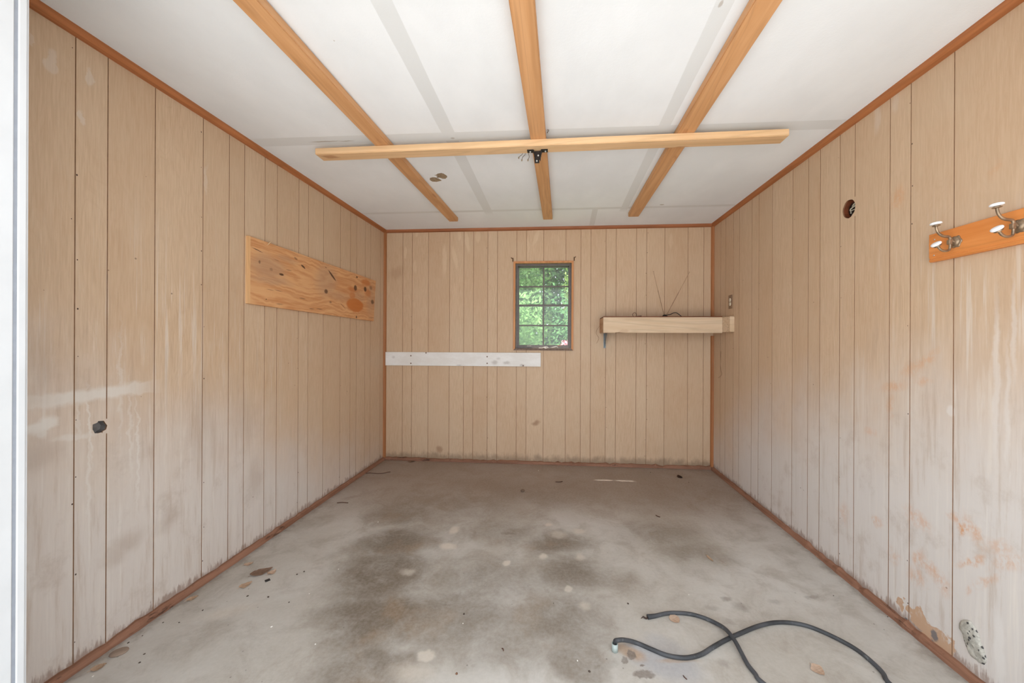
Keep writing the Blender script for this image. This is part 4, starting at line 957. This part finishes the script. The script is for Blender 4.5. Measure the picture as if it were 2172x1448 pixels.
# dark chip, pebble, screw and twigs
bm = BM(); A_ = onZ(567.5, 1231); add_box(bm, (-.011, -.009, 0), (.011, .009, .004), .001, 0, Matrix.Translation((A_.x, A_.y, 0)) @ Matrix.Rotation(.9, 4, 'Z'))
tag(obj('chip', bm, M_blkp), 'small square black chip on the floor below the largest dry leaf', 'chip')
def pebble(u, v, r, mat, label, cat='pebble', name='pebble', seed=1):
    p = onZ(u, v); rnd = random.Random(seed); bm = BM()
    bmesh.ops.create_icosphere(bm, subdivisions=2, radius=r)
    for q in bm.verts: q.co *= 1+rnd.uniform(-.16, .16); q.co.z = max(q.co.z*.65, -r*.4)
    bmesh.ops.translate(bm, verts=bm.verts, vec=(p.x, p.y, r*.4))
    return tag(obj(name, bm, mat), label, cat)
pebble(1108.5, 1042, .017, simple('grey_brown_stone', (112, 92, 76), .8, 0, .1, 60), 'dark grey-brown pebble alone on the floor before the back wall', seed=4)
pebble(968.5, 1429, .0045, simple('rusty_cap', (120, 84, 60), .6), 'tiny rusty round cap on the floor at the bottom centre', 'cap', 'cap', 6)
def twig(L, r, label, mat=None):
    bm = BM(); P = [onZ(u, v) for u, v in L]; add_tube(bm, catmull([Vector((p.x, p.y, r+.0005)) for p in P], 5), r, 6)
    return tag(obj('twig', bm, mat or M_dk), label, 'twig')
twig([(776, 1004), (786, 1003.5), (800, 1004.5), (812, 1004), (822, 1002), (828, 1001)], .003, 'longest thin dark twig on the floor near the left back corner')
twig([(715, 1067), (726, 1066), (738, 1067)], .0028, 'short dark twig on the floor by the far end of the left baseboard')
twig([(1178, 1022.5), (1187, 1022.5), (1193, 1021.5)], .0035, 'short dark twig on the floor near the back wall right of the pebble')
twig([(1391, 1093), (1395, 1095.5), (1400, 1097)], .003, 'short reddish twig on the floor right of centre')
twig([(1449, 1433), (1452, 1437), (1457, 1441.5)], .0016, 'tiny bent dark twig on the grey damp patch below the cable')
twig([(1064, 1376), (1067, 1376.5), (1068, 1381)], .0018, 'tiny hooked dark twig at the bottom centre of the floor')
# crumbs: nothing tells them apart
rnd = random.Random(11)
crm = bpy.data.meshes.new('crumb')
bm = BM(); bmesh.ops.create_icosphere(bm, subdivisions=1, radius=1)
for q in bm.verts: q.co = Vector((q.co.x*1.3*rnd.uniform(.8, 1.2), q.co.y*rnd.uniform(.6, 1.1), max(q.co.z*.6, -.2)))
bmesh.ops.translate(bm, verts=bm.verts, vec=(0, 0, .2)); bm.to_mesh(crm); bm.free(); crm.materials.append(simple('crumb_dark', (74, 60, 50), .8))
crw = crm.copy(); crw.materials.clear(); crw.materials.append(simple('crumb_white', (232, 226, 216), .8))
MARK = [((568, 1214), 'the largest dry leaf'), ((250, 1384), 'the brown disc'), ((208, 1418), 'the dry leaf in the near left corner'), ((408, 1269), 'the tan leaf by the left baseboard'), ((1108, 1042), 'the dark pebble'), ((968, 1429), 'the rusty cap'),
        ((1304, 1380), 'the conduit stub'), ((1443, 1012), 'the dark curled leaf'), ((1066, 1378), 'the hooked twig'), ((1430, 1314), 'the orange leaf at the cable end'), ((1736, 1422), 'the leaf in the cable bend'), ((800, 1004), 'the longest twig'), ((726, 1067), 'the twig by the far left baseboard')]
used_lab = set()
def crumb(u, v, r, white=False):
    p = onZ(u, v); o = bpy.data.objects.new('crumb', crw if white else crm); C.objects.link(o)
    o.location = (p.x, p.y, 0); o.scale = (r, r, r); o.rotation_euler = (0, 0, rnd.uniform(0, 6))
    col = 'white' if white else 'dark'
    for (mu, mv), nm in sorted(MARK, key=lambda k: (onZ(*k[0])-p).length):
        q = onZ(mu, mv); d = p-q
        side = ('right of' if d.x > 0 else 'left of') if abs(d.x) > abs(d.y) else ('behind' if d.y > 0 else 'in front of')
        far = 'close' if d.length < .16 else 'well'
        lab = 'tiny %s crumb %s %s %s' % (col, far, side, nm)
        if far == 'close' and side in ('behind', 'in front of'): lab = lab.replace('close ', 'just ')
        if lab not in used_lab: break
    used_lab.add(lab)
    tag(o, lab, 'crumb', 'tiny %s crumbs on the floor' % col)
for u, v in ((346, 1320), (302, 1348), (272, 1363), (296, 1405), (306, 1387), (430, 1294), (569, 1266), (525, 1264), (613, 1277), (380, 1320), (630, 1218), (645, 1212), (984, 1302), (1174, 1279), (1250, 1424), (1332, 1280), (1447, 1004), (1461, 1023), (1488, 1031), (1380, 1002), (1768, 1263), (1883, 1308)):
    crumb(u, v, rnd.uniform(.0025, .005))
for u, v in ((576, 1329), (669, 1366), (197, 1434), (656, 1259), (802, 1040), (718, 1207), (802, 1107), (1225, 1401), (982, 1322), (1142, 998), (1461, 1261)):
    crumb(u, v, rnd.uniform(.0025, .0042), True)

# ---------------------------------------------------------------- outdoors behind the window
def leafy_mat(name, a, b):
    m = MT(name, .55); n = m.noise(m.scale(m.obj, (5, 5, 5)), 1, 3, .6)
    m.n.remove(m.b)
    d = m.n.new('ShaderNodeBsdfDiffuse'); t_ = m.n.new('ShaderNodeBsdfTranslucent'); x = m.n.new('ShaderNodeMixShader'); x.inputs[0].default_value = .45
    c = m.mix(m.rng(n, .3, .7), lin(*a), lin(*b)); m.l.new(c, d.inputs[0]); m.l.new(c, t_.inputs[0]); m.l.new(d.outputs[0], x.inputs[1]); m.l.new(t_.outputs[0], x.inputs[2])
    m.l.new(x.outputs[0], m.n['Material Output'].inputs['Surface']); return m.m
M_g1 = leafy_mat('leaves_green', (104, 142, 84), (146, 176, 116)); M_g2 = leafy_mat('leaves_yellow_green', (140, 168, 92), (176, 194, 124)); M_g3 = leafy_mat('leaves_deep_green', (78, 120, 76), (116, 154, 104))
M_bark = simple('bark', (112, 96, 78), .9, 0, .15, 12)
def plant(name, x, y, h, rx, ry, mat, n, label, group, seed, z0=0.2, ls=.085):
    rnd = random.Random(seed)
    t_ = thing(name, label, 'tree' if 'tree' in name else 'bush', (x, y, -.06), group)
    bm = BM()
    for k in range(3 if 'bush' in name else 1):
        dx_, dy_ = rnd.uniform(-.3, .3)*rx*(k > 0), rnd.uniform(-.3, .3)*ry*(k > 0)
        add_tube(bm, catmull([(x+dx_*.3, y+dy_*.3, -.07), (x+dx_*.7+rnd.uniform(-.1, .1), y+dy_, h*.4), (x+dx_, y+dy_, h*.85)], 4), [.07*h/3*(1-.08*i) for i in range(9)], 8)
    obj('trunk', bm, M_bark, t_)
    bm = BM(); ctr = [(rnd.uniform(-.75, .75)*rx, rnd.uniform(-.75, .75)*ry, z0+(h-z0)*rnd.uniform(.05, 1)) for _ in range(int(n/45)+4)]
    for _ in range(n):
        c = rnd.choice(ctr); p = Vector((x+max(-rx, min(rx, c[0]+rnd.gauss(0, .20))), y+max(-ry, min(ry, c[1]+rnd.gauss(0, .20))), c[2]+rnd.gauss(0, .17)))
        l_ = ls*rnd.uniform(.6, 1.4); a = Vector((rnd.gauss(0, 1), rnd.gauss(0, 1), rnd.gauss(-.4, .7))).normalized(); b = a.orthogonal().normalized(); b.rotate(Matrix.Rotation(rnd.uniform(0, 6.28), 3, a)); nrm = a.cross(b)
        wv_ = l_*rnd.uniform(.16, .3)
        v_ = [bm.verts.new(p), bm.verts.new(p+a*l_*.4+b*wv_), bm.verts.new(p+a*l_+nrm*l_*.12), bm.verts.new(p+a*l_*.4-b*wv_)]
        bm.faces.new(v_)
    obj('foliage', bm, mat, t_)
    return t_
gt = 'leafy plants outside the window'
plant('bush', -.90, 6.3, 2.0, .62, .5, M_g1, 5200, 'feathery green bush seen through the left panes of the window', gt, 1)
plant('bush', .60, 6.5, 2.0, .62, .5, M_g3, 5200, 'deeper green bush seen through the lower right panes of the window', gt, 2)
plant('bush', 2.2, 6.5, 2.2, .68, .5, M_g1, 2600, 'green bush outside, to the right of the view through the window', gt, 3)
plant('tree', -1.06, 8.9, 4.4, .92, .7, M_g1, 9000, 'tall green tree behind the bushes outside the window', gt, 4, 1.2, .11)
plant('tree', 1.14, 8.7, 4.2, .92, .7, M_g2, 9000, 'yellow-green tree seen through the top right pane of the window', gt, 5, 1.5, .11)
plant('tree', -3.2, 8.9, 4.2, 1.0, .7, M_g3, 3500, 'deep green tree outside, beyond the left side of the window view', gt, 6, .8, .12)
plant('tree', -.2, 11.6, 4.8, 1.7, .8, M_g3, 17000, 'farthest broad green tree closing the view behind the window', gt, 7, .4, .17)
# pink flowering plant low in the bottom right pane
pf = onY(1203, 726, 5.2); rnd = random.Random(9)
fp = thing('flower_bush', 'small pink flowering plant low in the bottom right pane of the window', 'bush', (pf.x, 5.2, -.06))
bm = BM(); add_tube(bm, [(pf.x, 5.2, -.07), (pf.x+.02, 5.2, .5), (pf.x, 5.2, pf.z-.05)], [.012, .01, .006], 6); obj('stem', bm, M_bark, fp)
M_pink = simple('pink_petals', (226, 130, 148), .6, 0, .05)
bm = BM()
for _ in range(150):
    p = Vector((pf.x+rnd.gauss(0, .035), 5.2+rnd.gauss(0, .04), pf.z-.012+rnd.gauss(0, .013))); a = Vector((rnd.gauss(0, 1), rnd.gauss(0, 1), rnd.gauss(0, 1))).normalized()*.025; b = a.orthogonal().normalized()*.012
    bm.faces.new([bm.verts.new(q) for q in (p, p+a*.5+b, p+a, p+a*.5-b)])
obj('blossom', bm, M_pink, fp)
